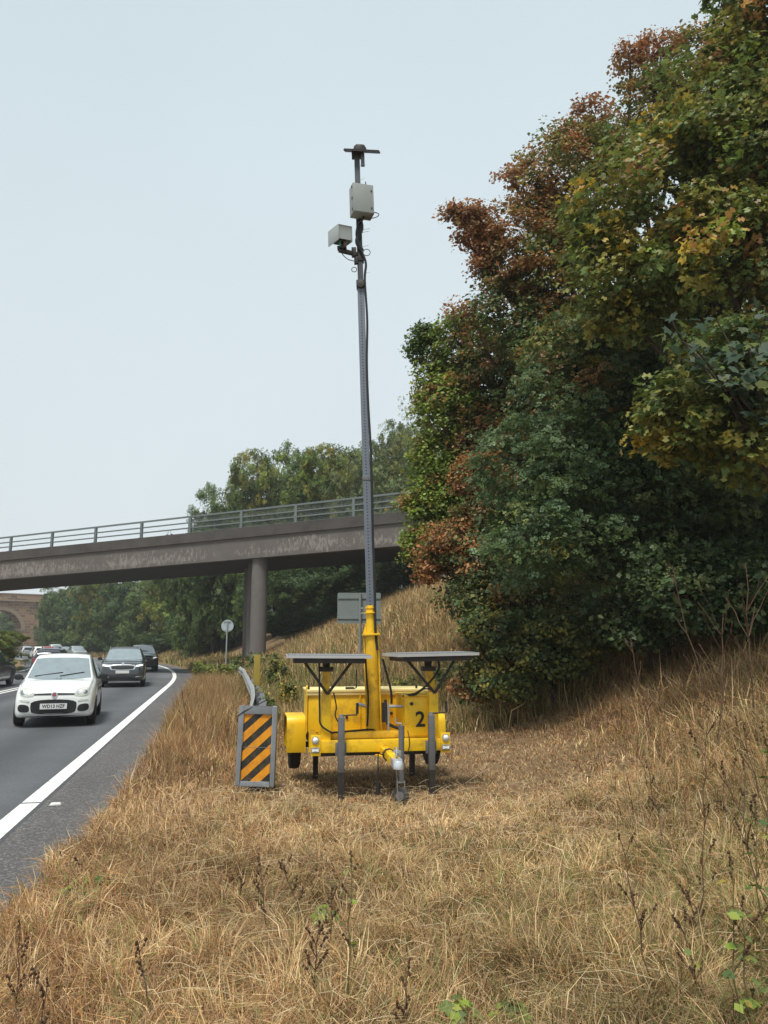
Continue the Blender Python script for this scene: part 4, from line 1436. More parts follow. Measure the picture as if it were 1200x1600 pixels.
# cap on the mast head: small tilted panel with a low dome
hz = z3 + 0.02
rt_ = Matrix.Rotation(R(5), 3, 'Y') @ Matrix.Rotation(R(31), 3, 'X')
hp = MB().box((0.07, 0.0, hz), (0.46, 0.30, 0.026), rt_).build('mast_head_panel', 'darksteel', mast, bevel=.004)
MB().box((0.07, 0.0, hz - .004), (0.475, 0.315, 0.016), rt_).build('frame', 'galv_dull', hp)
MB().lathe([(0.0, 0.085), (0.055, 0.08), (0.08, 0.05), (0.10, 0.0)], 18, Matrix.Translation((0.04, 0, hz)) @ rt_.to_4x4()).build('dome', 'darksteel', hp, smooth=True)
MB().box((0.01, 0, hz - .045), (0.16, 0.16, 0.05)).build('mount', 'darksteel', hp, bevel=.005)
MB().box((0.075, -0.03, hz - .15), (0.05, 0.05, 0.17)).build('bracket', 'galv_dull', hp)

# ------------------------------------------------------------------ safety barrier with striped end board
board_y = 9.0
bx0 = at(369, 1172, board_y).x
bx1 = at(430, 1172, board_y).x
bg_ = gz1((bx0 + bx1) / 2, board_y)
root = empty('barrier_end_board', ((bx0 + bx1) / 2, board_y, bg_), R(-3))
tag(root, 'orange and black diagonally striped hazard board in grey frame left of trailer', 'hazard board')
W_, H_ = bx1 - bx0, 0.87
Z0 = 0.085
root.rotation_euler = (R(-1.5), R(1.0), R(-3))
MB().box((0, 0.03, Z0 + H_ / 2), (W_ - 0.02, 0.03, H_ - 0.02)).build('backing', 'boardback', root)
fw = 0.055
mb = MB()
for sx in (-1, 1):
    mb.box((sx * (W_ / 2 - fw / 2), 0, Z0 + H_ / 2), (fw, 0.06, H_))
mb.box((0, 0, Z0 + H_ - 0.045), (W_ - 2 * fw, 0.06, 0.09))
mb.box((0, 0, Z0 + 0.025), (W_ - 2 * fw, 0.06, 0.05))
mb.build('frame', 'boardback', root, bevel=0.006)
# stripes: each clipped to the panel
px0, px1, pz0, pz1 = -W_ / 2 + fw, W_ / 2 - fw, Z0 + 0.05, Z0 + H_ - 0.09


def clip_poly(poly, x0, x1, z0, z1):
    def cut(P, f, inter):
        out = []
        for i in range(len(P)):
            a, b = P[i], P[(i + 1) % len(P)]
            fa, fb = f(a), f(b)
            if fa >= 0:
                out.append(a)
            if fa * fb < 0:
                t = fa / (fa - fb)
                out.append((a[0] + (b[0] - a[0]) * t, a[1] + (b[1] - a[1]) * t))
        return out
    for f in (lambda q: q[0] - x0, lambda q: x1 - q[0], lambda q: q[1] - z0, lambda q: z1 - q[1]):
        poly = cut(poly, f, None)
        if not poly:
            break
    return poly


MB().box((0, 0.005, (pz0 + pz1) / 2), (px1 - px0, 0.02, pz1 - pz0)).build('panel', 'blacksheet', root)
sl = 0.92
per = 0.205
kq = pz0 - per * 3
while kq < pz1 + per:
    pl = [(px0 - .1, kq - .1 * sl), (px1 + .1, kq + (px1 - px0 + .1) * sl), (px1 + .1, kq + (px1 - px0 + .1) * sl + per * .53), (px0 - .1, kq - .1 * sl + per * .53)]
    c_ = clip_poly(pl, px0, px1, pz0, pz1)
    if len(c_) > 2:
        MB().prism(c_, 'y', -0.0085, -0.006).build('stripe', 'orange', root)
    kq += per
MB().box((0, -0.008, (pz0 + pz1) / 2 + 0.0), (px1 - px0, 0.006, 0.004)).build('joint', 'boardback', root)
MB().box((0.02, 0.07, 0.05), (0.2, 0.1, 0.28)).build('stand', 'darksteel', root)
MB().tube([(-W_ / 2 - .004, -0.02, Z0 + H_ * .78), (-W_ / 2 - .02, -0.03, Z0 + H_ * .86), (-W_ / 2 + 0.06, -0.034, Z0 + H_ * .93), (0, -0.02, Z0 + H_ + .02), (0.1, 0.1, Z0 + H_ + .08)], 0.006, 5).build('wire', 'darksteel', root)


def rail_pt(Y):
    x = np.interp(Y, [9.0, 11, 14.4, 17.6, 22.7, 28, 32, 40], [-1.56, -1.88, -2.38, -2.93, -3.94, -5.0, -5.95, -8])
    return float(x)


bar_root = empty('safety_barrier', (rail_pt(12), 12, 0))
tag(bar_root, 'galvanised steel crash barrier running back along the verge behind striped board', 'crash barrier')
Ys = [9.15 + i * 0.6 for i in range(38)]
prof = [(-0.04, 0.0), (0.0, 0.035), (0.04, 0.08), (0.04, 0.115), (0.0, 0.155), (0.0, 0.165), (0.04, 0.205), (0.04, 0.24), (0.0, 0.285), (-0.03, 0.315)]
mb = MB()
n = len(prof)
for Y in Ys:
    z0 = gz1(rail_pt(Y), Y) + 0.42
    for dx_, dzz in prof:
        mb.v.append((rail_pt(Y) - dx_ - rail_pt(12), Y - 12, z0 + dzz))
for i in range(len(Ys) - 1):
    for j in range(n - 1):
        mb.f.append((i * n + j, i * n + j + 1, (i + 1) * n + j + 1, (i + 1) * n + j))
o = mb.build('beam', 'rail', bar_root, smooth=True)
sol = o.modifiers.new('thick', 'SOLIDIFY')
sol.thickness = 0.006
mb = MB()
for i in range(len(Ys) - 1):
    a, b = Ys[i], Ys[i + 1]
    if b > 24:
        break
    mb.bar((rail_pt(a) + 0.17 - rail_pt(12), a - 12, gz1(rail_pt(a), a) + 0.60), (rail_pt(b) + 0.17 - rail_pt(12), b - 12, gz1(rail_pt(b), b) + 0.60), 0.13, 0.05)
mb.build('rear_beam', 'galv_dull', bar_root)
Y = 9.8
pm = None
while Y < 31:
    if pm is None:
        pm = MB().box((0, 0, 0.36), (0.06, 0.11, 0.74)).mesh('post', 'galv_dull')
    o = bpy.data.objects.new('post', pm)
    o.location = (rail_pt(Y) + 0.09 - rail_pt(12), Y - 12, gz1(rail_pt(Y), Y) - 0.05)
    link(o, bar_root)
    Y += 1.6 if Y < 20 else 3.2
MB().tube([(rail_pt(10) - rail_pt(12) - .06, -2.0, .62), (rail_pt(10.2) - rail_pt(12) + .05, -1.8, .79), (rail_pt(10.4) - rail_pt(12) + .3, -1.6, .86)], 0.008, 5).build('stay_cable', 'darksteel', bar_root)

# yellow marker post behind the barrier
q = at(402, 1040, 20.0)
g = gz1(q.x, 20.0)
ypost = MB().box((0, 0, 0.75), (0.165, 0.05, 1.5)).build('marker_post', mat('marker_yellow', (0.30, 0.22, 0.025), 0.6, var=.15, dirt=(.2, .15, .03), dirt_amt=.6), bevel=0.008)
zt = at(401, 1023, 20.0).z
ypost.location = (q.x, 20.0, zt - 1.5)
tag(ypost, 'plain dull yellow marker post standing behind the crash barrier', 'marker post')

# signs seen from behind
SY = 24.0
q = at(563, 950, SY)
g = gz1(q.x, SY)
sroot = empty('road_sign', (q.x, SY, g))
tag(sroot, 'large grey rectangular road sign seen from behind above the trailer', 'road sign')
sx0, sx1 = at(527, 950, SY).x - q.x, at(595, 950, SY).x - q.x
sz0, sz1 = at(563, 974, SY).z - g, at(563, 926, SY).z - g
MB().prism([(sx0 + .03, sz0), (sx1 - .03, sz0), (sx1, sz0 + .03), (sx1, sz1 - .03), (sx1 - .03, sz1), (sx0 + .03, sz1), (sx0, sz1 - .03), (sx0, sz0 + .03)], 'y', 0.06, 0.066).build('panel', 'signback', sroot)
for f_ in (0.17, 0.83):
    MB().box(((sx0 + sx1) / 2, 0.046, sz0 + (sz1 - sz0) * f_), (sx1 - sx0 - .02, 0.026, 0.05)).build('brace', 'signback', sroot)
MB().tube([(0, 0, -0.3), (0, 0, sz1 - 0.03)], 0.045, 14).build('post', mat('sign_post', (.24, .26, .25), .5, .3), sroot, smooth=True)
SY = 38.0
q = at(355, 978, SY)
g = gz1(q.x, SY)
sroot = empty('round_sign', (q.x, SY, g))
tag(sroot, 'round pale road sign seen from behind on thin post near the columns', 'road sign')
rz_ = q.z - g
MB().tube([(0, 0.05, rz_), (0, 0.056, rz_)], 0.30, 32).build('disc', 'signpale', sroot)
MB().tube([(0, 0, -0.3), (0, 0, rz_ + 0.26)], 0.035, 10).build('post', mat('sign_post_pale', (.32, .35, .33), .5, .2), sroot)
MB().box((0, 0.035, rz_ + .2), (0.36, 0.024, 0.04)).build('brace', 'signback', sroot)
MB().box((0, 0.035, rz_ - .2), (0.36, 0.024, 0.04)).build('brace', 'signpale', sroot)
# white board low under the viaduct arch
SY = 118.0
q = at(4, 996, SY)
sroot = empty('white_sign', (q.x, SY, 0))
tag(sroot, 'white board with dark lettering beyond the bush at the left edge', 'road sign')
hw_ = 12 * mpp(996, SY)
zc = q.z
MB().box((0, 0, zc), (hw_ * 2, 0.05, 10.5 * mpp(996, SY))).build('panel', 'plate', sroot)
for sx in (-1, 1):
    MB().tube([(sx * hw_ * .6, 0.08, -0.2), (sx * hw_ * .6, 0.08, zc + .4)], 0.06, 8).build('post', 'galv_dull', sroot)
rr_ = random.Random(5)
for row, zz in ((0, 0.22), (1, -0.12)):
    x = -hw_ * .85
    while x < hw_ * .85:
        wd = rr_.uniform(.1, .3)
        MB().box((x + wd / 2, -0.03, zc + zz), (wd, 0.012, 0.14)).build('lettering', 'black', sroot)
        x += wd + rr_.uniform(.08, .25)
        if row == 1 and x > 0:
            break

# ------------------------------------------------------------------ cars
def cr(P, n):
    """Catmull-Rom through rows of P, n samples per span"""
    P = np.asarray(P, float)
    Q = np.concatenate([2 * P[:1] - P[1:2], P, 2 * P[-1:] - P[-2:-1]])
    out = []
    for i in range(1, len(Q) - 2):
        for k_ in range(n):
            t = k_ / n
            a, b, c, d = Q[i - 1], Q[i], Q[i + 1], Q[i + 2]
            out.append(0.5 * ((2 * b) + (c - a) * t + (2 * a - 5 * b + 4 * c - d) * t * t + (3 * b - a - 3 * c + d) * t ** 3))
    out.append(Q[-2])
    return np.array(out)


HATCH = dict(L=3.65, st=[  # y, bottom, half width, shoulder z, top half width, top z
    (0.00, .30, .60, .52, .50, .60), (0.05, .24, .71, .60, .60, .74), (0.16, .21, .77, .70, .655, .85), (0.5, .20, .81, .84, .68, .95), (0.9, .20, .82, .92, .685, 1.02),
    (1.15, .20, .82, .95, .655, 1.20), (1.5, .20, .82, .96, .60, 1.44), (1.75, .20, .82, .965, .585, 1.53), (2.2, .20, .82, .97, .58, 1.555), (2.8, .20, .82, .98, .565, 1.54),
    (3.25, .21, .81, 1.0, .545, 1.48), (3.5, .24, .80, 1.0, .54, 1.32), (3.6, .28, .77, .96, .56, 1.08), (3.65, .34, .66, .8, .5, .9)])
SUV = dict(L=4.38, st=[
    (0.00, .34, .70, .60, .60, .72), (0.06, .28, .82, .72, .70, .88), (0.2, .25, .88, .82, .74, .98), (0.6, .24, .915, .94, .77, 1.06), (1.15, .24, .92, 1.02, .76, 1.11),
    (1.45, .24, .92, 1.04, .71, 1.30), (1.85, .24, .92, 1.05, .655, 1.52), (2.15, .24, .92, 1.06, .64, 1.60), (2.7, .24, .92, 1.07, .63, 1.62), (3.4, .24, .915, 1.09, .61, 1.60),
    (3.9, .26, .90, 1.11, .58, 1.53), (4.2, .30, .88, 1.10, .57, 1.33), (4.32, .34, .84, 1.0, .58, 1.10), (4.38, .4, .7, .85, .5, .95)])


def rrect(cx, cz, w_, h_, r_, n=4):
    out = []
    for sx, sz, a0 in ((1, 1, 0), (-1, 1, 90), (-1, -1, 180), (1, -1, 270)):
        for k_ in range(n + 1):
            a = R(a0 + 90 * k_ / n)
            out.append((cx + sx * (w_ / 2 - r_) + r_ * math.cos(a), cz + sz * (h_ / 2 - r_) + r_ * math.sin(a)))
    return out


def chaikin(P, n=2):
    for _ in range(n):
        Q = []
        for i in range(len(P)):
            a, b = P[i], P[(i + 1) % len(P)]
            Q += [(a[0] * .75 + b[0] * .25, a[1] * .75 + b[1] * .25), (a[0] * .25 + b[0] * .75, a[1] * .25 + b[1] * .75)]
        P = Q
    return P


class Car:
    def __init__(s, spec, sx=1.0, sz=1.0, sy=1.0):
        s.L = spec['L'] * sy
        rings = []
        for y, zb, wm, zs_, wt, zt_ in spec['st']:
            rings.append([(0, y, zb), (wm * .80, y, zb), (wm * .97, y, zb + .10 * (zs_ - zb)), (wm, y, zb + .45 * (zs_ - zb)), (wm * .99, y, zb + .8 * (zs_ - zb)),
                          (wm * .955, y, zs_), (wt + (wm * .955 - wt) * .42, y, zs_ + (zt_ - zs_) * .55), (wt, y, zs_ + (zt_ - zs_) * .93), (wt * .86, y, zt_ + .0), (wt * .45, y, zt_ + .022), (0, y, zt_ + .028)])
        A = np.array(rings)
        A = np.stack([cr(A[:, j], 4) for j in range(A.shape[1])], 1)
        A = np.stack([cr(A[i], 3) for i in range(A.shape[0])], 0)
        A[:, :, 0] *= sx
        A[:, :, 1] = A[:, :, 1] * sy - s.L / 2
        A[:, :, 2] *= sz
        A[:, 0, 0] = 0
        A[:, -1, 0] = 0
        A[:, :, 0] = np.maximum(A[:, :, 0], 0)
        s.half = A
        m, n_ = A.shape[:2]
        full = np.concatenate([A, A[:, -2:0:-1] * [-1, 1, 1]], 1)
        N = full.shape[1]
        s.mb = MB()
        s.mb.v = [tuple(p_) for p_ in full.reshape(-1, 3)]
        for i in range(m - 1):
            for j in range(N):
                s.mb.f.append((i * N + j, i * N + (j + 1) % N, (i + 1) * N + (j + 1) % N, (i + 1) * N + j))
        s.mb.f.append(tuple(range(N)))
        s.mb.f.append(tuple((m - 1) * N + j for j in range(N))[::-1])
        s.bvh = BVHTree.FromPolygons([Vector(v) for v in s.mb.v], s.mb.f)

    def patch(s, poly, view, off=0.006, cuts=3, depth=0.02):
        """lay a flat outline on the body. view 'front': (x,z) from -y; 'back'; 'left'/'right': (y,z) from -x/+x"""
        bm = bmesh.new()
        if view in ('front', 'back'):
            o_, d_ = (lambda a, b: Vector((a, -6 if view == 'front' else 6, b))), Vector((0, 1 if view == 'front' else -1, 0))
        else:
            o_, d_ = (lambda a, b: Vector((-4 if view == 'left' else 4, a, b))), Vector((1 if view == 'left' else -1, 0, 0))
        f = bm.faces.new([bm.verts.new((p_[0], p_[1], 0)) for p_ in poly])
        bmesh.ops.triangulate(bm, faces=[f])
        for _ in range(cuts):
            bmesh.ops.subdivide_edges(bm, edges=[e for e in bm.edges if e.calc_length() > 0.06], cuts=1)
            bmesh.ops.triangulate(bm, faces=bm.faces[:])
        for v in bm.verts:
            h = s.bvh.ray_cast(o_(v.co.x, v.co.y), d_)
            if h[0] is None:
                near = s.bvh.find_nearest(o_(v.co.x, v.co.y) + d_ * 4.2)
                v.co = near[0] - d_ * off
            else:
                v.co = h[0] - d_ * off
        ed = [e for e in bm.edges if e.is_boundary]
        r_ = bmesh.ops.extrude_edge_only(bm, edges=ed)
        for g_ in r_['geom']:
            if isinstance(g_, bmesh.types.BMVert):
                g_.co += d_ * (depth + off)
        bmesh.ops.recalc_face_normals(bm, faces=bm.faces)
        me = bpy.data.meshes.new('patch')
        bm.to_mesh(me)
        bm.free()
        me.shade_smooth()
        me.set_sharp_from_angle(angle=R(40))
        return me


def part(me, name, m, parent):
    me.name = name
    me.materials.append(M[m] if isinstance(m, str) else m)
    return link(bpy.data.objects.new(name, me), parent)


def wheel(parent, x, y, r_, wdt=0.19):
    mt = Matrix.Translation((x, y, r_)) @ Matrix.Rotation(R(90), 4, 'Y')
    h_ = wdt / 2
    o = MB().lathe([(r_ * .62, -h_), (r_ * .9, -h_), (r_ * .98, -h_ * .75), (r_, 0), (r_ * .98, h_ * .75), (r_ * .9, h_), (r_ * .62, h_)], 26, mt).build('wheel', 'rubber', parent, smooth=True)
    MB().lathe([(0, -h_ * .8), (r_ * .2, -h_ * .85), (r_ * .3, -h_ * .6), (r_ * .6, -h_ * .9), (r_ * .63, -h_ * .5), (r_ * .63, h_ * .5), (r_ * .6, h_ * .9), (r_ * .3, h_ * .6), (r_ * .2, h_ * .85), (0, h_ * .8)], 20, mt).build('rim', 'rim', o, smooth=True)
    return o


def mirror_poly(P):
    return [(-a, b) for a, b in P][::-1]


def make_car(kind, paint, label, group, loc, h, detail=2, sx=1.0, sz=1.0, sy=1.0, name='car', away=False, lit=False, plate=None, extras=None):
    spec = HATCH if kind == 'hatch' else SUV
    c = Car(spec, sx, sz, sy)
    root = empty(name, loc, h + (math.pi if away else 0))
    tag(root, label, 'car', group)
    c.mb.build('body', paint, root, smooth=True)
    L = c.L
    X = lambda P: [(a * sx, b * sz) for a, b in P]
    YZ = lambda P: [(a * sy - L / 2, b * sz) for a, b in P]
    if kind == 'hatch':
        ws = [(-.665, 1.03), (-.56, 1.46), (-.3, 1.485), (.3, 1.485), (.56, 1.46), (.665, 1.03), (.3, 1.0), (-.3, 1.0)]
        win1, win2 = [(1.28, .99), (1.72, 1.42), (2.2, 1.455), (2.2, .985)], [(2.28, .985), (2.28, 1.455), (2.95, 1.43), (3.1, 1.3), (3.1, 1.02)]
        wheels, wr, tr_ = (0.66, 2.96), .285, .73
        rear_ws = [(-.55, 1.05), (-.5, 1.38), (.5, 1.38), (.55, 1.05)]
    else:
        ws = [(-.735, 1.12), (-.63, 1.53), (-.3, 1.555), (.3, 1.555), (.63, 1.53), (.735, 1.12), (.3, 1.09), (-.3, 1.09)]
        win1, win2 = [(1.62, 1.09), (2.1, 1.49), (2.6, 1.52), (2.6, 1.09)], [(2.68, 1.09), (2.68, 1.52), (3.5, 1.5), (3.85, 1.38), (3.75, 1.13)]
        wheels, wr, tr_ = (0.86, 3.49), .345, .81
        rear_ws = [(-.58, 1.12), (-.53, 1.46), (.53, 1.46), (.58, 1.12)]
    part(c.patch(X(ws), 'front', 0.006, 4), 'windscreen', 'glass', root)
    part(c.patch(X(rear_ws), 'back', 0.006, 3), 'rear_window', 'sideglass', root)
    for side in ('left', 'right'):
        for P in (win1, win2):
            part(c.patch(YZ(P), side, 0.005, 3), 'side_window', 'sideglass', root)
    for wy in wheels:
        for sd_, side in ((-1, 'left'), (1, 'right')):
            yc = wy * sy - L / 2
            arch = [(yc + (wr + .055) * math.cos(a_ * math.pi / 9 - .25), wr + (wr + .055) * math.sin(a_ * math.pi / 9 - .25)) for a_ in range(0, 11)]
            arch = [(a_, max(b_, .22 * sz)) for a_, b_ in arch]
            part(c.patch(arch, side, 0.004, 2), 'wheel_arch', 'trim', root)
            wheel(root, sd_ * tr_ * sx, yc, wr)
    for sd_ in (-1, 1):
        mx_ = (win1[0][0] + .12) * sy - L / 2
        bx_ = (spec['st'][6][2] + .09) * sx
        mm = MB().lathe([(0, -.055), (.06, -.05), (.085, 0), (.07, .05), (0, .06)], 12, Matrix.Translation((sd_ * bx_, mx_, (win1[0][1] + .05) * sz)) @ Matrix.Diagonal((1.15, .6, .8, 1)) @ Matrix.Rotation(R(90), 4, 'X'))
        mm.bar((sd_ * (bx_ - .12), mx_, win1[0][1] * sz), (sd_ * (bx_ - .04), mx_, (win1[0][1] + .03) * sz), .04, .05)
        mm.build('mirror', 'trim', root, smooth=True)
    for sd_ in (-1, 1):
        tl = [(sd_ * .58, .8), (sd_ * .70, .82), (sd_ * .66, 1.1), (sd_ * .58, 1.05)]
        part(c.patch(X(tl), 'back', .008, 2), 'tail_lamp', 'taillamp', root)
    part(c.patch(X(rrect(0, .62, .52, .12, .02)), 'back', .01, 2), 'number_plate', mat('plate_yellow', (.6, .42, .03), .4), root) if False else None
    if detail < 2:
        for sd_ in (-1, 1):
            hl = [(sd_ * .42, .70), (sd_ * .62, .74), (sd_ * .60, .82), (sd_ * .44, .78)] if kind == 'hatch' else [(sd_ * .5, .80), (sd_ * .78, .84), (sd_ * .76, .92), (sd_ * .52, .88)]
            part(c.patch(X(hl), 'front', .008, 2), 'headlamp', 'headlamp_lit' if lit else 'headlamp', root)
        part(c.patch(X(rrect(0, .55, .8, .16, .04)), 'front', .006, 2), 'grille', 'trim', root)
        return root, c
    if kind == 'hatch':
        for sd_ in (-1, 1):
            hl = chaikin([(sd_ * .40, .66), (sd_ * .66, .67), (sd_ * .72, .76), (sd_ * .66, .86), (sd_ * .48, .84), (sd_ * .40, .76)], 2)
            ho = part(c.patch(X(hl), 'front', .010, 3), 'headlamp', 'headlamp', root)
            for dx_, rr2 in ((-.07, .055), (.055, .045)):
                part(c.patch(X([(sd_ * .555 + dx_ + rr2 * math.cos(a_ * .45), .755 + rr2 * math.sin(a_ * .45)) for a_ in range(14)]), 'front', .014, 1), 'reflector', 'rim', ho)
            part(c.patch(X(chaikin([(sd_ * .47, .545), (sd_ * .68, .565), (sd_ * .68, .605), (sd_ * .49, .59)], 1)), 'front', .010, 2), 'daytime_lamp', 'headlamp', root)
            part(c.patch(X(chaikin([(sd_ * .48, .33), (sd_ * .67, .34), (sd_ * .71, .42), (sd_ * .68, .51), (sd_ * .51, .49), (sd_ * .47, .42)], 2)), 'front', .008, 2), 'fog_pocket', 'trim', root)
        part(c.patch(X([(-.40, .695), (.40, .695), (.40, .725), (.06, .735), (-.06, .735), (-.40, .725)]), 'front', .010, 2), 'grille_bar', 'trim', root)
        bd = part(c.patch(X([(.062 * math.cos(a_ * .4), .70 + .062 * math.sin(a_ * .4)) for a_ in range(16)]), 'front', .022, 1), 'badge', 'chrome', root)
        part(c.patch(X([(.045 * math.cos(a_ * .4), .70 + .045 * math.sin(a_ * .4)) for a_ in range(16)]), 'front', .026, 1), 'badge_centre', mat('badge_red', (.22, .05, .06), .3), bd)
        gr = part(c.patch(X(chaikin([(-.41, .28), (.41, .28), (.46, .42), (.44, .60), (-.44, .60), (-.46, .42)], 2)), 'front', .006, 3), 'grille', 'trim', root)
        for k_ in range(4):
            part(c.patch(X(rrect(0, .33 + .055 * k_, .66, .008, .003, 1)), 'front', .012, 2), 'grille_slat', 'rubber', gr)
        part(c.patch(X(rrect(0, .225, 1.2, .05, .02)), 'front', .006, 2), 'bumper_lip', 'trim', root)
        for x0_, x1_ in ((-.52, .06), (.0, .56)):
            ww = MB()
            a0_ = c.bvh.ray_cast(Vector((x0_, -6, 1.035)), Vector((0, 1, 0)))[0]
            a1_ = c.bvh.ray_cast(Vector((x1_ * .9, -6, 1.11)), Vector((0, 1, 0)))[0]
            if a0_ and a1_:
                ww.bar(a0_ + Vector((0, -.02, 0)), a1_ + Vector((0, -.02, 0)), .014, .018)
                ww.build('wiper', 'trim', root)
        fy = c.bvh.ray_cast(Vector((0, -6, .44)), Vector((0, 1, 0)))[0].y - .03
        pz = .44
    else:
        for sd_ in (-1, 1):
            hl = [(sd_ * .50, .83), (sd_ * .80, .87), (sd_ * .80, .94), (sd_ * .54, .90)]
            ho = part(c.patch(X(hl), 'front', .010, 3), 'headlamp', 'headlamp_lit' if lit else 'headlamp', root)
            part(c.patch(X([(sd_ * .52, .40), (sd_ * .82, .44), (sd_ * .82, .47), (sd_ * .52, .44)]), 'front', .010, 2), 'bumper_trim', 'chrome', root)
        part(c.patch(X(chaikin([(-.44, .70), (.44, .70), (.52, .80), (.48, .93), (-.48, .93), (-.52, .80)], 1)), 'front', .006, 3), 'grille_surround', 'chrome', root)
        part(c.patch(X(chaikin([(-.39, .725), (.39, .725), (.46, .80), (.43, .90), (-.43, .90), (-.46, .80)], 1)), 'front', .012, 3), 'grille', 'trim', root)
        part(c.patch(X([(.055 * math.cos(a_ * .4), .965 + .05 * math.sin(a_ * .4)) for a_ in range(16)]), 'front', .012, 1), 'badge', 'chrome', root)
        part(c.patch(X(rrect(0, .36, 1.25, .14, .05)), 'front', .006, 3), 'lower_grille', 'trim', root)
        part(c.patch(X(rrect(0, .295, 1.1, .022, .01)), 'front', .012, 2), 'skid_strip', 'chrome', root)
        for sd_ in (-1, 1):
            MB().tube([(sd_ * .60 * sx, 1.85 * sy - L / 2, 1.555 * sz), (sd_ * .60 * sx, 2.1 * sy - L / 2, 1.645 * sz), (sd_ * .59 * sx, 3.3 * sy - L / 2, 1.65 * sz), (sd_ * .58 * sx, 3.7 * sy - L / 2, 1.58 * sz)], .016, 6).build('roof_rail', 'chrome', root, smooth=True)
        fy = c.bvh.ray_cast(Vector((0, -6, .62)), Vector((0, 1, 0)))[0].y - .03
        pz = .63
    pl = MB().box((0, fy, pz), (.53, .012, .115)).build('number_plate', 'plate', root)
    if plate:
        text_part('registration', plate, .098, 'black', pl, (0, fy - .0075, pz - .002), sx=.92)
    return root, c


WHITE = carpaint('white_car_paint', (.78, .79, .76))
GREY = carpaint('graphite_car_paint', (.055, .06, .065), .4)
BLACK = carpaint('black_car_paint', (.012, .013, .018))
SILV = carpaint('silver_car_paint', (.42, .44, .45), .5)
RED = carpaint('red_car_paint', (.28, .03, .03))
NAVY = carpaint('navy_car_paint', (.02, .025, .04))
p, h = Vector((-7.56, 18.5, 0)), R(17.5)
make_car('hatch', WHITE, 'small white hatchback with dark grille driving towards us, nearest on the road', 'cars on the road', (p.x, p.y, 0.004), h, plate='WD13 HZF', sz=.965)
p, h = Vector((-11.4, 34.4, 0)), R(16.5)
make_car('suv', GREY, 'dark graphite suv with chrome grille surround following the white hatchback', 'cars on the road', (p.x, p.y, 0.004), h, lit=True)
p, h = on_road(54.0, 1.9)
h += R(3)
make_car('suv', BLACK, 'black car with lit headlamps behind the graphite suv', 'cars on the road', (p.x, p.y, 0.004), h, detail=1, lit=True, sz=1.06)
p, h = on_road(34.2, 7.55)
make_car('suv', BLACK, 'black car cut off by the left edge of the picture', 'cars on the road', (p.x, p.y, 0.004), h, detail=1, away=True, sz=.95)
p, h = on_road(45.0, 6.55)
root, _ = make_car('hatch', NAVY, 'dark car with pale roof half hidden behind the white hatchback', 'cars on the road', (p.x, p.y, 0.004), h, detail=1, away=True, sz=.98, sx=1.06)
cR = [o_ for o_ in root.children if o_.name.startswith('body')][0]
far = [(40, 100, 6.9, 'hatch', SILV, 'silver', 1.0), (60, 112, 6.8, 'hatch', WHITE, 'white', .98), (74, 120, 6.9, 'hatch', RED, 'red', 1.0),
       (88, 104, 2.0, 'suv', WHITE, 'white', 1.12), (103, 92, 2.0, 'hatch', BLACK, 'black', 1.0), (121, 80, 2.0, 'suv', SILV, 'silver', 1.0)]
place = ['beside the bush', 'behind the dark pale roofed car', 'farthest along the bend', 'of van height', 'between the white van and silver suv', 'nearest of the far queue']
for (px, Y, lat, kd, pt, cn, sz_), wd in zip(far, place):
    # find the place on that lane that is seen at px
    best = min((on_road(60 + i * .5, lat) for i in range(280)), key=lambda q_: abs((q_[0].x / q_[0].y) * F * 1.0148 + 600 - px) if q_[0].y > 20 else 1e9)
    p, h = best
    make_car(kd, pt, 'distant %s car in the far queue, %s' % (cn, wd), 'far queue of cars round the bend', (p.x, p.y, 0.004), h, detail=1, sz=sz_, away=(lat > 5))

# ------------------------------------------------------------------ grass
STRAW = np.array([(.67, .475, .245), (.56, .375, .18), (.77, .585, .33), (.47, .29, .13), (.63, .415, .20)])
BROWN = np.array([(.30, .185, .11), (.37, .23, .135), (.20, .12, .07), (.44, .29, .175)])
RUST = np.array([(.40, .20, .075), (.33, .155, .06), (.46, .25, .10), (.26, .13, .055)])
OLIVE = np.array([(.26, .24, .085), (.20, .195, .065), (.34, .29, .115), (.16, .17, .055)])
GREEN = np.array([(.13, .20, .045), (.16, .24, .055), (.09, .15, .036)])
PALS = [STRAW, BROWN, RUST, OLIVE, GREEN]


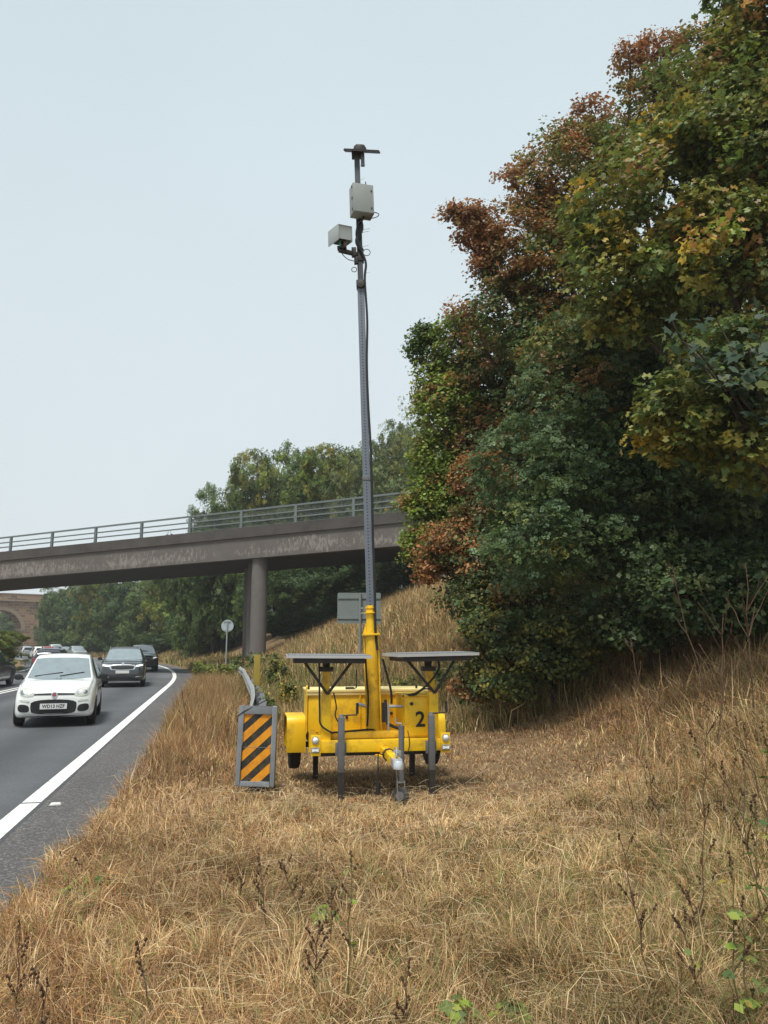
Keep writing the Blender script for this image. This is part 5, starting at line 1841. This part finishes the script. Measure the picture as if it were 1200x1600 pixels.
def grass_patch(name, label, n, samp, height, width, lean, mixw, seed, m='grass'):
    """n blades; samp(r, n) gives x, y; height/lean/mixw are functions of position arrays"""
    r = np.random.default_rng(seed)
    got = samp(r, n)
    x, y = got[0], got[1]
    az_own = got[2] if len(got) > 2 else None
    L = lateral(x, y)
    keep = (-L - strip_w(y) - .02 + 0.10 * vnoise(x, y, 3.0)) > 0
    x, y, L = x[keep], y[keep], L[keep]
    if az_own is not None:
        az_own = az_own[keep]
    dr = -L - strip_w(y) - .03
    n = len(x)
    z = ground_z(x, y, L)
    hgt = height(x, y, dr, r)
    ln = lean(x, y, dr, r)                      # 0 upright .. 1 flat
    az = r.uniform(0, 2 * np.pi, n) * 0.85 + 2.4 * vnoise(x, y, 1.3, 2.0)
    if az_own is not None:
        az = az_own
    D = np.stack([np.cos(az), np.sin(az), np.zeros(n)], 1)
    tilt = ln * 1.35
    up = np.array([0, 0, 1.0])
    d1 = unit(D * np.sin(tilt * .6)[:, None] + up * np.cos(tilt * .6)[:, None])
    d2_ = unit(D * np.sin(tilt * 1.25)[:, None] + up * np.cos(np.minimum(tilt * 1.25, 1.66))[:, None] + r.normal(size=(n, 3)) * .28)
    side = unit(np.cross(D, up) + r.normal(size=(n, 3)) * .35)
    w_ = width(x, y, dr, r)
    b0 = np.stack([x, y, z - 0.01], 1)
    b1 = b0 + d1 * (hgt * .5)[:, None]
    b2 = b1 + d2_ * (hgt * .55)[:, None]
    lo_ = z + 0.012 + r.random(n) * .03
    b2[:, 2] = np.maximum(b2[:, 2], lo_)
    hw_ = side * (w_ / 2)[:, None]
    V = np.stack([b0 - hw_, b0 + hw_, b1 - hw_ * .9, b1 + hw_ * .9, b2], 1).reshape(-1, 3)
    T = np.array([[0, 1, 3], [0, 3, 2], [2, 3, 4]])
    tris = (T[None] + (np.arange(n) * 5)[:, None, None]).reshape(-1, 3)
    Wm = mixw(x, y, dr)                          # n x 5 weights
    cum = np.cumsum(Wm, 1)
    u = r.random(n) * cum[:, -1]
    which = (u[:, None] > cum).sum(1)
    K = np.empty((n, 3))
    for i, p_ in enumerate(PALS):
        k_ = np.where(which == i)[0]
        K[k_] = p_[r.integers(0, len(p_), len(k_))]
    K *= r.uniform(.6, 1.25, (n, 1)) * (1 + .22 * vnoise(x, y, 1.1, 5) + .2 * vnoise(x, y, 4.1, 8))[:, None]
    o = link(bpy.data.objects.new(name, np_mesh(name, V, tris, np.repeat(np.clip(K, 0, 1), 5, 0), m)))
    tag(o, label, 'grass', kind='stuff')
    return o


def wedge(y0, y1, xl=-0.56, xr=0.56, pad=0.9):
    def f(r, n):
        y = np.sqrt(r.uniform(y0 * y0, y1 * y1, n))
        x = r.uniform(xl, xr, n) * y + r.uniform(-pad, pad, n)
        return x, y
    return f


def smooth(a, b, t):
    t = np.clip((t - a) / (b - a), 0, 1)
    return t * t * (3 - 2 * t)


def bank_f(x, y, dr):
    return smooth(-.7, 1.0, dr - np.interp(y, TOE_Y, TOE_D))


def strip_f(x, y, dr):
    return 1 - smooth(.5, 1.9, dr)


def H(x, y, dr, r):
    n = len(x)
    b, s_ = bank_f(x, y, dr), strip_f(x, y, dr)
    mown = np.exp(-(((x - .8) / 3.0) ** 2 + ((y - 11.2) / 3.9) ** 2))
    base = .17 + .05 * vnoise(x, y, .9, 1)
    base = base * (1 - .68 * np.clip(mown * 1.4, 0, 1))
    side_ = smooth(2.6, 4.6, x) * smooth(4, 7, y)
    h_ = base * (1 - .25 * b * (1 - side_)) + .22 * b * side_ + .05 * b + .12 * s_ * smooth(8, 12, y) + .02 * s_
    tuft = 1 + .45 * vnoise(x, y, 3.3, 6) * (1 - np.clip(mown * 1.4, 0, 1)) + .25 * vnoise(x, y, 7.7, 4)
    return h_ * tuft * r.uniform(.45, 1.4, n) * np.where(r.random(n) < .05, 1.6, 1)


def LN(x, y, dr, r):
    n = len(x)
    b, s_ = bank_f(x, y, dr), strip_f(x, y, dr)
    return np.clip(.9 - .18 * b - .34 * s_ * smooth(7, 12, y) + r.normal(size=n) * .3, 0, 1.2)


def MX(x, y, dr):
    b, s_ = bank_f(x, y, dr), strip_f(x, y, dr)
    v = vnoise(x, y, .8, 3)
    fore = 1 - smooth(5, 7.5, y)
    mul = np.exp(-(((x - 2.3) / 1.7) ** 2 + ((y - 12) / 3.6) ** 2))
    pale = np.exp(-((y - 7.6) / 1.6) ** 2)
    st = 1.0 + .5 * v + .9 * pale - .45 * s_ - .3 * mul
    br = .45 + .25 * np.maximum(v, -.8) + .5 * s_ + .9 * mul
    ru = .20 + .45 * s_ + .25 * mul + .12 * b + .55 * (1 - smooth(5, 8, y)) * (1 - smooth(-1.6, .8, x))
    ol = .10 + .62 * fore * smooth(-1.2, 1.2, x) + .45 * smooth(.22, .5, x / y) * (1 - smooth(7, 11, y)) + .22 * b * (1 + .6 * v) + .2 * np.maximum(v, 0) * fore
    gr = .015 + .22 * fore * np.maximum(vnoise(x, y, 1.3, 9) - .15, 0) + .16 * smooth(.3, .5, x / y) * (1 - smooth(7, 11, y)) + .05 * b * np.maximum(v, 0)
    return np.clip(np.stack([st, br, ru, ol, gr], 1), .001, None)


def WD(w0):
    return lambda x, y, dr, r: w0 * r.uniform(.5, 1.4, len(x))


grass_patch('dry_grass', 'matted straw and dry grass in the near foreground', 78000, wedge(2.5, 5.2, pad=.5), H, WD(.0042), LN, MX, 101)
grass_patch('dry_grass', 'cut straw coloured grass between foreground and trailer', 88000, wedge(5.0, 8.8), H, WD(.0058), LN, MX, 102)
grass_patch('dry_grass', 'short mown dry grass around and beside the trailer', 85000, wedge(8.6, 14.5), H, WD(.009), LN, MX, 103)


def HB(x, y, dr, r):
    n = len(x)
    return (.36 + .28 * bank_f(x, y, dr) + .10 * vnoise(x, y, .7, 4)) * r.uniform(.5, 1.4, n)


def LB(x, y, dr, r):
    return np.clip(.42 + r.normal(size=len(x)) * .25, 0, 1)


def MB_(x, y, dr):
    v = vnoise(x, y, .45, 7)
    s_ = 1 - smooth(1.2, 3.2, dr)
    weedy = np.exp(-((y - 27) / 9) ** 2) * (1 - smooth(-1.5, 1.5, dr - np.interp(y, TOE_Y, TOE_D) - 1.2))
    st = 1.1 - .5 * s_ - .6 * weedy
    return np.clip(np.stack([st, .4 + 0 * x, .25 + .9 * s_ * (1 - smooth(20, 28, y)), .5 + .7 * np.maximum(v, 0) + 1.2 * weedy, .08 + .2 * np.maximum(v, 0) + .5 * weedy], 1), .001, None)


grass_patch('tall_dry_grass', 'tall dry grass on the bank behind the trailer', 76000, wedge(14.2, 24, xl=-.40, xr=.46), HB, WD(.014), LB, MB_, 104)
grass_patch('tall_dry_grass', 'tall dry grass on the bank near the bridge columns', 58000, wedge(23.5, 46, xl=-.36, xr=.16), HB, WD(.024), LB, MB_, 105)
grass_patch('verge_grass', 'dull green verge grass along the bend beyond the bridge', 22000,
            lambda r, n: (lambda t: (np.array([PATH[int(i), 0] + math.cos(PATH[int(i), 2]) * q_ for i, q_ in zip(t, r.uniform(1.2, 5, n))]),
                                     np.array([PATH[int(i), 1] + math.sin(PATH[int(i), 2]) * q_ for i, q_ in zip(t, r.uniform(1.2, 5, n))])))(r.uniform(84, 210, n)),
            lambda x, y, dr, r: r.uniform(.3, .8, len(x)), WD(.06), LB, lambda x, y, dr: np.tile([.7, .3, .2, .9, .4], (len(x), 1)), 106)


def side_strip(r, n):
    """the tall reddish growth between road edge and barrier"""
    i = r.uniform(51, 73, n)
    k_ = i.astype(int)
    q_ = 1.15 + np.abs(r.normal(size=n)) * .75
    f_ = i - k_
    P0, P1 = PATH[k_], PATH[k_ + 1]
    X = P0[:, 0] + (P1[:, 0] - P0[:, 0]) * f_ + np.cos(P0[:, 2]) * q_
    Y = P0[:, 1] + (P1[:, 1] - P0[:, 1]) * f_ + np.sin(P0[:, 2]) * q_
    return X, Y


grass_patch('tall_dry_grass', 'tall rusty brown grass between hard strip and crash barrier', 36000, side_strip,
            lambda x, y, dr, r: (.12 + .42 * smooth(9, 15, y)) * r.uniform(.4, 1.4, len(x)), WD(.008),
            lambda x, y, dr, r: np.clip(.35 + r.normal(size=len(x)) * .28, 0, 1), lambda x, y, dr: np.tile([.7, .6, .95, .3, .07], (len(x), 1)), 107)

def tufts(y0, y1, per, spread, seed):
    """blades thrown outwards and combed over from common roots"""
    def f(r, n):
        k_ = n // per
        cy = np.sqrt(r.uniform(y0 * y0, y1 * y1, k_))
        cx = r.uniform(-.5, .58, k_) * cy
        comb = r.uniform(0, 6.28, k_)
        i = np.repeat(np.arange(k_), per)
        a = r.uniform(0, 6.28, len(i))
        q_ = np.abs(r.normal(size=len(i))) * spread
        dx = np.cos(a) + 1.3 * np.cos(comb[i])
        dy = np.sin(a) + 1.3 * np.sin(comb[i])
        return cx[i] + np.cos(a) * q_, cy[i] + np.sin(a) * q_, np.arctan2(dy, dx)
    return f


def MT(x, y, dr):
    t_ = vnoise(x, y, 2.3, 12)
    o_ = smooth(-.1, .5, x / y)
    return np.clip(np.stack([1 + t_, .4 - .2 * t_, .18 + 0 * x, .25 + .6 * o_ - .2 * t_, .06 + .22 * o_ + .15 * np.maximum(-t_, 0)], 1), .01, None)


grass_patch('grass_tufts', 'combed over tufts of long bleached grass in the foreground', 26000, tufts(2.7, 6.2, 75, .05, 1),
            lambda x, y, dr, r: r.uniform(.12, .36, len(x)) * (1 + .3 * bank_f(x, y, dr)), WD(.0040), lambda x, y, dr, r: np.clip(.86 + r.normal(size=len(x)) * .22, .2, 1.2), MT, 108)
grass_patch('grass_tufts', 'combed over tufts of pale grass between foreground and trailer', 12000, tufts(6, 8.2, 60, .06, 2),
            lambda x, y, dr, r: r.uniform(.10, .26, len(x)), WD(.0052), lambda x, y, dr, r: np.clip(.9 + r.normal(size=len(x)) * .2, .2, 1.2), MT, 109)

grass_patch('dead_stalks', 'tangle of tall brown dead stalks on the right bank', 2600,
            lambda r, n: (lambda y_: (r.uniform(.30, .60, n) * y_ + r.normal(size=n) * .1, y_))(np.sqrt(r.uniform(4.4 ** 2, 12.5 ** 2, n))),
            lambda x, y, dr, r: r.uniform(.2, .65, len(x)) * smooth(3.5, 7, y), WD(.0065), lambda x, y, dr, r: np.clip(.55 + r.normal(size=len(x)) * .3, 0, 1),
            lambda x, y, dr: np.tile([.6, 1.0, .5, .5, .12], (len(x), 1)), 110)

# loose straw lying across everything
r = np.random.default_rng(55)
n = 2600
y = np.sqrt(r.uniform(2.7 ** 2, 9 ** 2, n))
x = r.uniform(-.55, .6, n) * y
L = lateral(x, y)
k_ = (-L - 1.5) > 0
x, y, L = x[k_], y[k_], L[k_]
z = ground_z(x, y, L)
mb = MB()
for i in range(len(x)):
    a = r.uniform(0, 6.28)
    l_ = r.uniform(.06, .3) if r.random() < .93 else r.uniform(.3, .5)
    zz = z[i] + r.uniform(.03, .12)
    d_ = Vector((math.cos(a), math.sin(a), r.uniform(-.12, .3)))
    p0 = Vector((x[i], y[i], zz))
    mb.tube([p0, p0 + d_ * l_ * .5 + Vector((0, 0, r.uniform(0, .03))), p0 + d_ * l_], [.0013, .0013, .0008], 3, cap=False)
o = mb.build('loose_straw', mat('pale_straw', (.56, .46, .29), .7, var=.35, scale=1.5, spec=.2))
tag(o, 'loose pale straw stalks strewn over the cut grass', 'straw', kind='stuff')

# fallen leaves
n = 420
y = np.sqrt(r.uniform(4 ** 2, 15 ** 2, n))
x = r.uniform(-.3, .5, n) * y
L = lateral(x, y)
k_ = (-L - 1.5) > 0
x, y, L = x[k_], y[k_], L[k_]
n = len(x)
zz = ground_z(x, y, L) + r.uniform(.03, .08, n)
fc = np.array([(.42, .2, .08), (.34, .15, .06), (.46, .28, .1), (.4, .26, .15)])[r.integers(0, 4, n)]
me = leaves_mesh('fallen_leaves', np.stack([x, y, zz], 1), np.array([0, 0, 1.0]) + r.normal(size=(n, 3)) * .35, r.uniform(.03, .075, n), fc, MAPLE_LOW, 'leaf', r)
o = link(bpy.data.objects.new('fallen_leaves', me))
tag(o, 'scattered orange brown fallen leaves on the mown grass', 'leaves', kind='stuff')


# ------------------------------------------------------------------ weeds
def weed(px, py_top, Y, label, seed, heads=6, lean=(0, 0), leafy=0, spread=.25, green=False, th=.0045):
    rr = random.Random(seed)
    tp = at(px, py_top, Y)
    x, y = tp.x - lean[0], Y - lean[1]
    g = gz1(x, y)
    H_ = tp.z - g
    root = empty('dead_weed' if not green else 'leafy_weed', (x, y, g))
    tag(root, label, 'weed', 'tall weeds in the foreground')
    mb = MB()
    main = limb(mb, (0, 0, -.03), (lean[0], lean[1], H_), th, th * .45, n=5, seg=7, wob=.035, rr=rr)
    sh = MB()
    tips = [(main[-1], Vector((0, 0, 1)))]
    for k_ in range(heads):
        f_ = rr.uniform(.35, .95)
        b_ = main[int(f_ * 7)]
        a_ = rr.uniform(0, 6.28)
        l_ = spread * H_ * rr.uniform(.4, 1.0)
        e_ = b_ + Vector((math.cos(a_) * l_ * .55, math.sin(a_) * l_ * .55, l_ * .85))
        limb(mb, b_, e_, th * .55, th * .3, n=4, seg=3, wob=.08, rr=rr)
        tips.append((e_, (e_ - b_).normalized()))
    mb.build('stem', M['stem'] if not green else mat('green_stem', (.12, .10, .04), .8, var=.3), root)
    for e_, d_ in tips:
        sh = MB()
        for j in range(rr.randint(3, 6)):
            c_ = e_ - d_ * j * .012 + Vector((rr.uniform(-1, 1), rr.uniform(-1, 1), rr.uniform(-1, 1))) * .006
            sh.lathe([(0, -.007), (.005, -.004), (.0065, 0), (.004, .005), (0, .008)], 6, Matrix.Translation(c_))
        sh.build('seed_head', 'seed', root)
    if leafy:
        r_ = np.random.default_rng(seed)
        C, N, S = [], [], []
        for k_ in range(leafy):
            f_ = rr.uniform(.1, .95)
            b_ = main[int(f_ * 7)]
            a_ = rr.uniform(0, 6.28)
            C.append(b_ + Vector((math.cos(a_), math.sin(a_), .1)) * rr.uniform(.015, .06))
            N.append((math.cos(a_) * .6, math.sin(a_) * .6, 1))
            S.append(rr.uniform(.025, .06))
        K = pal_cols(r_, [('lime', 2), ('mid', 3), ('olive', 1)], leafy)
        link(bpy.data.objects.new('leaves', leaves_mesh('leaves', np.array(C), np.array(N), np.array(S), K, DIAMOND, 'leaf', r_)), root)
    return root


WEEDS = [
    (548, 1330, 3.75, 'tall thin dead stalk with a few green leaves at bottom centre', 1, 3, (.0, .0), 14, .15, True),
    (966, 1302, 3.9, 'dead dock stalk with dark seed heads right of centre', 2, 7, (-.12, .05), 0, .22, False),
    (1128, 1190, 4.1, 'tall branching dead stalk leaning left at the right edge', 3, 9, (-.22, .1), 0, .35, False),
    (1178, 1240, 3.7, 'green leafy stalk standing tall at the right edge', 4, 5, (.03, 0), 30, .2, True),
    (1140, 1330, 3.3, 'green leaved weed in the lower right corner', 5, 4, (.02, 0), 26, .2, True),
    (1075, 1395, 4.4, 'short brown weed with clustered heads near the right edge', 6, 10, (-.05, 0), 0, .4, False),
    (405, 1335, 4.6, 'upright dead stalk left of centre, tallest of the middle clump', 7, 6, (-.08, .03), 0, .25, False),
    (440, 1345, 4.9, 'bent dead stalk with drooping seed heads at centre left', 8, 7, (-.16, 0), 0, .3, False),
    (520, 1385, 4.4, 'slim dead stalk just left of the tall thin stalk', 9, 4, (.02, 0), 0, .25, False),
    (380, 1358, 5.2, 'small dark headed dead stalk in the middle of the verge', 10, 4, (.03, 0), 0, .25, False),
    (215, 1470, 3.7, 'dead stalk bending left in the lower left foreground', 11, 3, (-.1, 0), 0, .2, False),
    (30, 1440, 3.8, 'brown branching weed in the lower left corner', 12, 6, (-.03, 0), 0, .35, False),
    (75, 1530, 3.3, 'short brown weed at the bottom left edge', 13, 5, (.03, 0), 0, .35, False),
    (500, 1440, 3.9, 'low brown branching weed at bottom left of centre', 14, 9, (.04, 0), 0, .5, False),
    (285, 1080, 13.2, 'dark dead stalk leaning over the hard strip beside the bend', 15, 8, (-.15, 0), 0, .3, False),
    (95, 1330, 5.9, 'thin dead stem arching over the hard strip near the edge line', 16, 2, (-.4, 0), 0, .2, False),
    (1105, 1100, 6.6, 'tall dry stalk on the right bank in front of the shade', 17, 8, (.1, 0), 0, .3, False),
    (1040, 880, 9.6, 'long bare dead stalk leaning left in front of the dark shade', 18, 6, (-.5, .1), 0, .2, False),
    (1165, 880, 8.8, 'tall dead stalk with umbrella heads at right edge against the shade', 19, 12, (.1, .1), 0, .35, False),
    (1190, 1130, 4.6, 'tall leafy green stem at the right frame edge below the bank', 31, 4, (.02, 0), 40, .2, True),
    (1160, 1400, 3.5, 'short leafy weed near the right frame edge', 32, 3, (.02, 0), 30, .25, True),
    (1100, 1260, 4.3, 'slender brown stalk left of the leafy stems at right', 33, 6, (.08, 0), 0, .3, False),
    (1010, 1190, 6.2, 'thin dry stalk in the rough grass right of the mown patch', 34, 5, (-.1, 0), 0, .25, False),
    (1150, 1120, 5.6, 'crooked brown stalk high at the right edge', 35, 8, (-.2, 0), 0, .4, False),
    (1060, 1440, 3.7, 'leaning brown stalk at the lower right', 36, 7, (-.12, 0), 4, .35, False),
    (640, 1500, 3.5, 'short dead stalk at the bottom centre', 39, 5, (.04, 0), 0, .3, False),
    (985, 1000, 10.2, 'dry stalk on the bank below the dark sycamore', 20, 6, (-.2, 0), 0, .3, False),
    (1130, 960, 8.4, 'dead stalk with rusty heads high on the right bank', 21, 9, (.16, 0), 0, .4, False)]
for q in WEEDS:
    far_ = q[2] > 8
    weed(q[0], q[1], q[2], q[3], q[4], q[5], q[6], q[7], q[8], q[9], th=.0045 if not far_ else .009)


def rosette(px, py, Y, label, seed, n=26, size=.07, h=.12, w_=.16, pal=(('lime', 3), ('mid', 3))):
    r_ = np.random.default_rng(seed)
    c = at(px, py, Y)
    g = gz1(c.x, Y)
    root = empty('green_weed', (c.x, Y, g))
    tag(root, label, 'weed', 'low green weeds')
    a = r_.uniform(0, 6.28, n)
    q_ = r_.uniform(.1, 1, n) * w_
    C = np.stack([np.cos(a) * q_, np.sin(a) * q_, h * r_.uniform(.4, 1.1, n) * (1 - .4 * q_ / w_)], 1)
    N = np.stack([np.cos(a) * .5, np.sin(a) * .5 - .25, np.ones(n)], 1) + r_.normal(size=(n, 3)) * .2
    link(bpy.data.objects.new('leaves', leaves_mesh('leaves', C, N, size * r_.uniform(.6, 1.2, n), pal_cols(r_, list(pal), n) * r_.uniform(.8, 1.3, (n, 1)), MAPLE_LOW, 'leaf', r_)), root)
    mb = MB()
    for k_ in range(n):
        mb.tube([(0, 0, -.02), tuple(C[k_] * [.5, .5, .7]), tuple(C[k_])], .0022, 3, cap=False)
    mb.build('stems', mat('weed_stem', (.12, .12, .04), .8), root)


ROS = [(355, 1560, 3.35, 'low green weed at the bottom left of centre', .2), (170, 1585, 3.2, 'low green weed near the bottom left corner', .2), (715, 1512, 3.6, 'small green weed with toothed leaves at lower centre', .1),
       (800, 1508, 3.6, 'bright green weed right of lower centre', .1), (450, 1580, 3.2, 'flat green weed at the bottom edge left of centre', .2), (1035, 1560, 3.3, 'yellowish green weed at the bottom right', .14),
       (120, 1370, 5.3, 'green weed at the edge of the hard strip', .2), (145, 1345, 5.6, 'taller green weed beside the hard strip', .2), (860, 1555, 3.3, 'dark green weed at the bottom right of centre', .08),
       (505, 1385, 4.9, 'small green weed at mid verge left of centre', .1), (90, 1590, 3.15, 'green weed in the bottom left corner', .16)]
for i, (px, py, Y, lb, ww) in enumerate(ROS):
    rosette(px, py, Y, lb, 300 + i, n=int(16 + 90 * ww), size=.055, h=.13, w_=ww)


# leafy growth round the column feet and behind the barrier
def bank_bush(px, py, Y, wpx, hpx, label, seed, pal, n=60):
    c = at(px, py, Y)
    g = gz1(c.x, Y)
    k_ = mpp(py, Y)
    r_ = np.random.default_rng(seed)
    hh_ = max(hpx * k_, .3)
    root = empty('weed_bush', (c.x, Y, g))
    tag(root, label, 'bush', 'leafy weeds on the bank by the barrier')
    lobes = []
    for i in range(4):
        s_ = r_.uniform(.45, .7)
        lobes.append((Vector((r_.uniform(-.5, .5) * wpx * k_, r_.uniform(-.4, .4) * wpx * k_, hh_ * r_.uniform(.3, .65))), (wpx * k_ * s_, wpx * k_ * s_, hh_ * .45), pal, 1))
    C, N, S, K, cc = clump_leaves(r_, lobes, n, 34, .16, .05 + .0012 * Y, flat=.9)
    C[:, 2] = np.maximum(C[:, 2], .02)
    link(bpy.data.objects.new('leaves', leaves_mesh('leaves', C, N, S, K, DIAMOND, 'leaf', r_)), root)
    mb = MB()
    for p_ in cc[:14]:
        mb.tube([(p_[0] * .3, p_[1] * .3, -.05), (p_[0] * .7, p_[1] * .7, p_[2] * .6), tuple(p_)], .01, 4, cap=False)
    mb.build('stems', 'stem', root)


yw = [('lime', 2), ('olive', 3), ('mid', 2)]
bank_bush(320, 1030, 36, 22, 28, 'yellow green weed bush at the roadside left of the round sign', 401, yw)
bank_bush(350, 1035, 33, 20, 30, 'leafy weed bush at the foot of the round sign', 402, yw)
bank_bush(405, 1025, 37, 24, 34, 'tall leafy weeds in front of the concrete columns', 403, [('olive', 2), ('mid', 3), ('grey', 2)])
bank_bush(435, 1035, 27, 22, 46, 'green and ochre weed bush behind the yellow post', 404, [('olive', 3), ('mid', 2), ('grey', 1)])
bank_bush(425, 1090, 15.5, 18, 40, 'leafy weeds growing against the back of the barrier', 405, [('mid', 3), ('olive', 2)])
bank_bush(408, 1085, 17.5, 12, 40, 'weeds round the foot of the yellow marker post', 409, [('mid', 2), ('olive', 3)], n=40)
bank_bush(640, 1060, 19, 40, 36, 'green undergrowth behind the right solar panel', 406, [('mid', 2), ('olive', 3)])
bank_bush(700, 1010, 18.5, 34, 44, 'olive undergrowth spilling below the hawthorn beside the grass bank', 410, [('mid', 2), ('olive', 2), ('dark', 1)], n=70)
bank_bush(455, 1055, 20, 20, 40, 'ochre weeds behind the left solar panel', 407, [('olive', 3), ('gold', 1), ('mid', 1)])
bank_bush(375, 1015, 40, 26, 30, 'dense weeds at the base of the rear columns', 408, [('mid', 3), ('olive', 1)])

# large near leaves of the low bough, each its own leaf
r = np.random.default_rng(77)
c0_ = at(1110, 530, 9.0)
bt = empty('sycamore_sapling', (6.0, 8.9, gz1(6.0, 8.9)))
tag(bt, 'sycamore sapling with large grey green lobed leaves at the right edge', 'tree')
lm = []
for i in range(6):
    cl_ = np.array([(.05, .085, .05), (.065, .10, .055), (.045, .075, .045), (.08, .11, .05), (.06, .09, .06), (.13, .15, .04)])[i]
    lm.append(leaves_mesh('leaf', np.zeros((1, 3)), np.array([[0, 0, 1.0]]), np.array([1.0]), cl_[None] * 1.0, MAPLE, 'leaf', r))
mb = MB()
off = bt.location
foot = Vector((0, 0, -.2))
limb(mb, foot, at(1210, 760, 9.0) - off, .06, .045, n=7, wob=.04)
hub = at(1210, 760, 9.0) - off
crown_e = None
tips = []
for (px, py, Y) in ((1060, 530, 8.9), (1120, 500, 9.1), (1170, 545, 8.8), (1100, 575, 8.8), (1195, 480, 9.2), (1050, 500, 9.3), (1140, 590, 8.7), (1190, 600, 8.6)):
    e_ = at(px, py, Y) - off
    tips.append(limb(mb, hub, e_, .03, .008, n=5, seg=6, sag=.25, wob=.06))
trunk = mb.build('trunk', 'bark', bt, smooth=True)
bough = MB().tube([tuple(tips[0][2]), tuple(tips[0][4]), tuple(tips[0][6])], [.012, .008, .004], 5).build('bough', 'bark', bt)
for i in range(190):
    pts = tips[i % len(tips)]
    b_ = pts[r.integers(3, len(pts))]
    d_ = Vector(r.normal(size=3)) * .16
    d_.z = d_.z * .5 - .02
    o = bpy.data.objects.new('leaf', lm[r.integers(0, 6)])
    o.location = b_ + d_
    nrm = Vector((r.normal() * .45, -.55 + r.normal() * .35, .7 + r.normal() * .2))
    o.rotation_euler = (nrm.to_track_quat('Z', 'Y') @ Matrix.Rotation(r.uniform(0, 6.28), 3, 'Z').to_quaternion()).to_euler()
    s_ = r.uniform(.11, .21)
    o.scale = (s_, s_, s_)
    link(o, bough)


# ------------------------------------------------------------------ thin autumn haze
hz_me = MB().box((-40, 120, 28), (560, 380, 62)).mesh('haze', None)
hm = bpy.data.materials.new('haze')
hm.use_nodes = True
hm.node_tree.nodes.clear()
ho_ = hm.node_tree.nodes.new('ShaderNodeOutputMaterial')
hv = hm.node_tree.nodes.new('ShaderNodeVolumePrincipled')
hv.inputs['Color'].default_value = (0.93, 0.96, 0.98, 1)
hv.inputs['Density'].default_value = 0.0006
hm.node_tree.links.new(hv.outputs[0], ho_.inputs['Volume'])
hz_me.materials.append(hm)
tag(link(bpy.data.objects.new('haze', hz_me)), 'thin pale haze in the air over the road', kind='stuff')
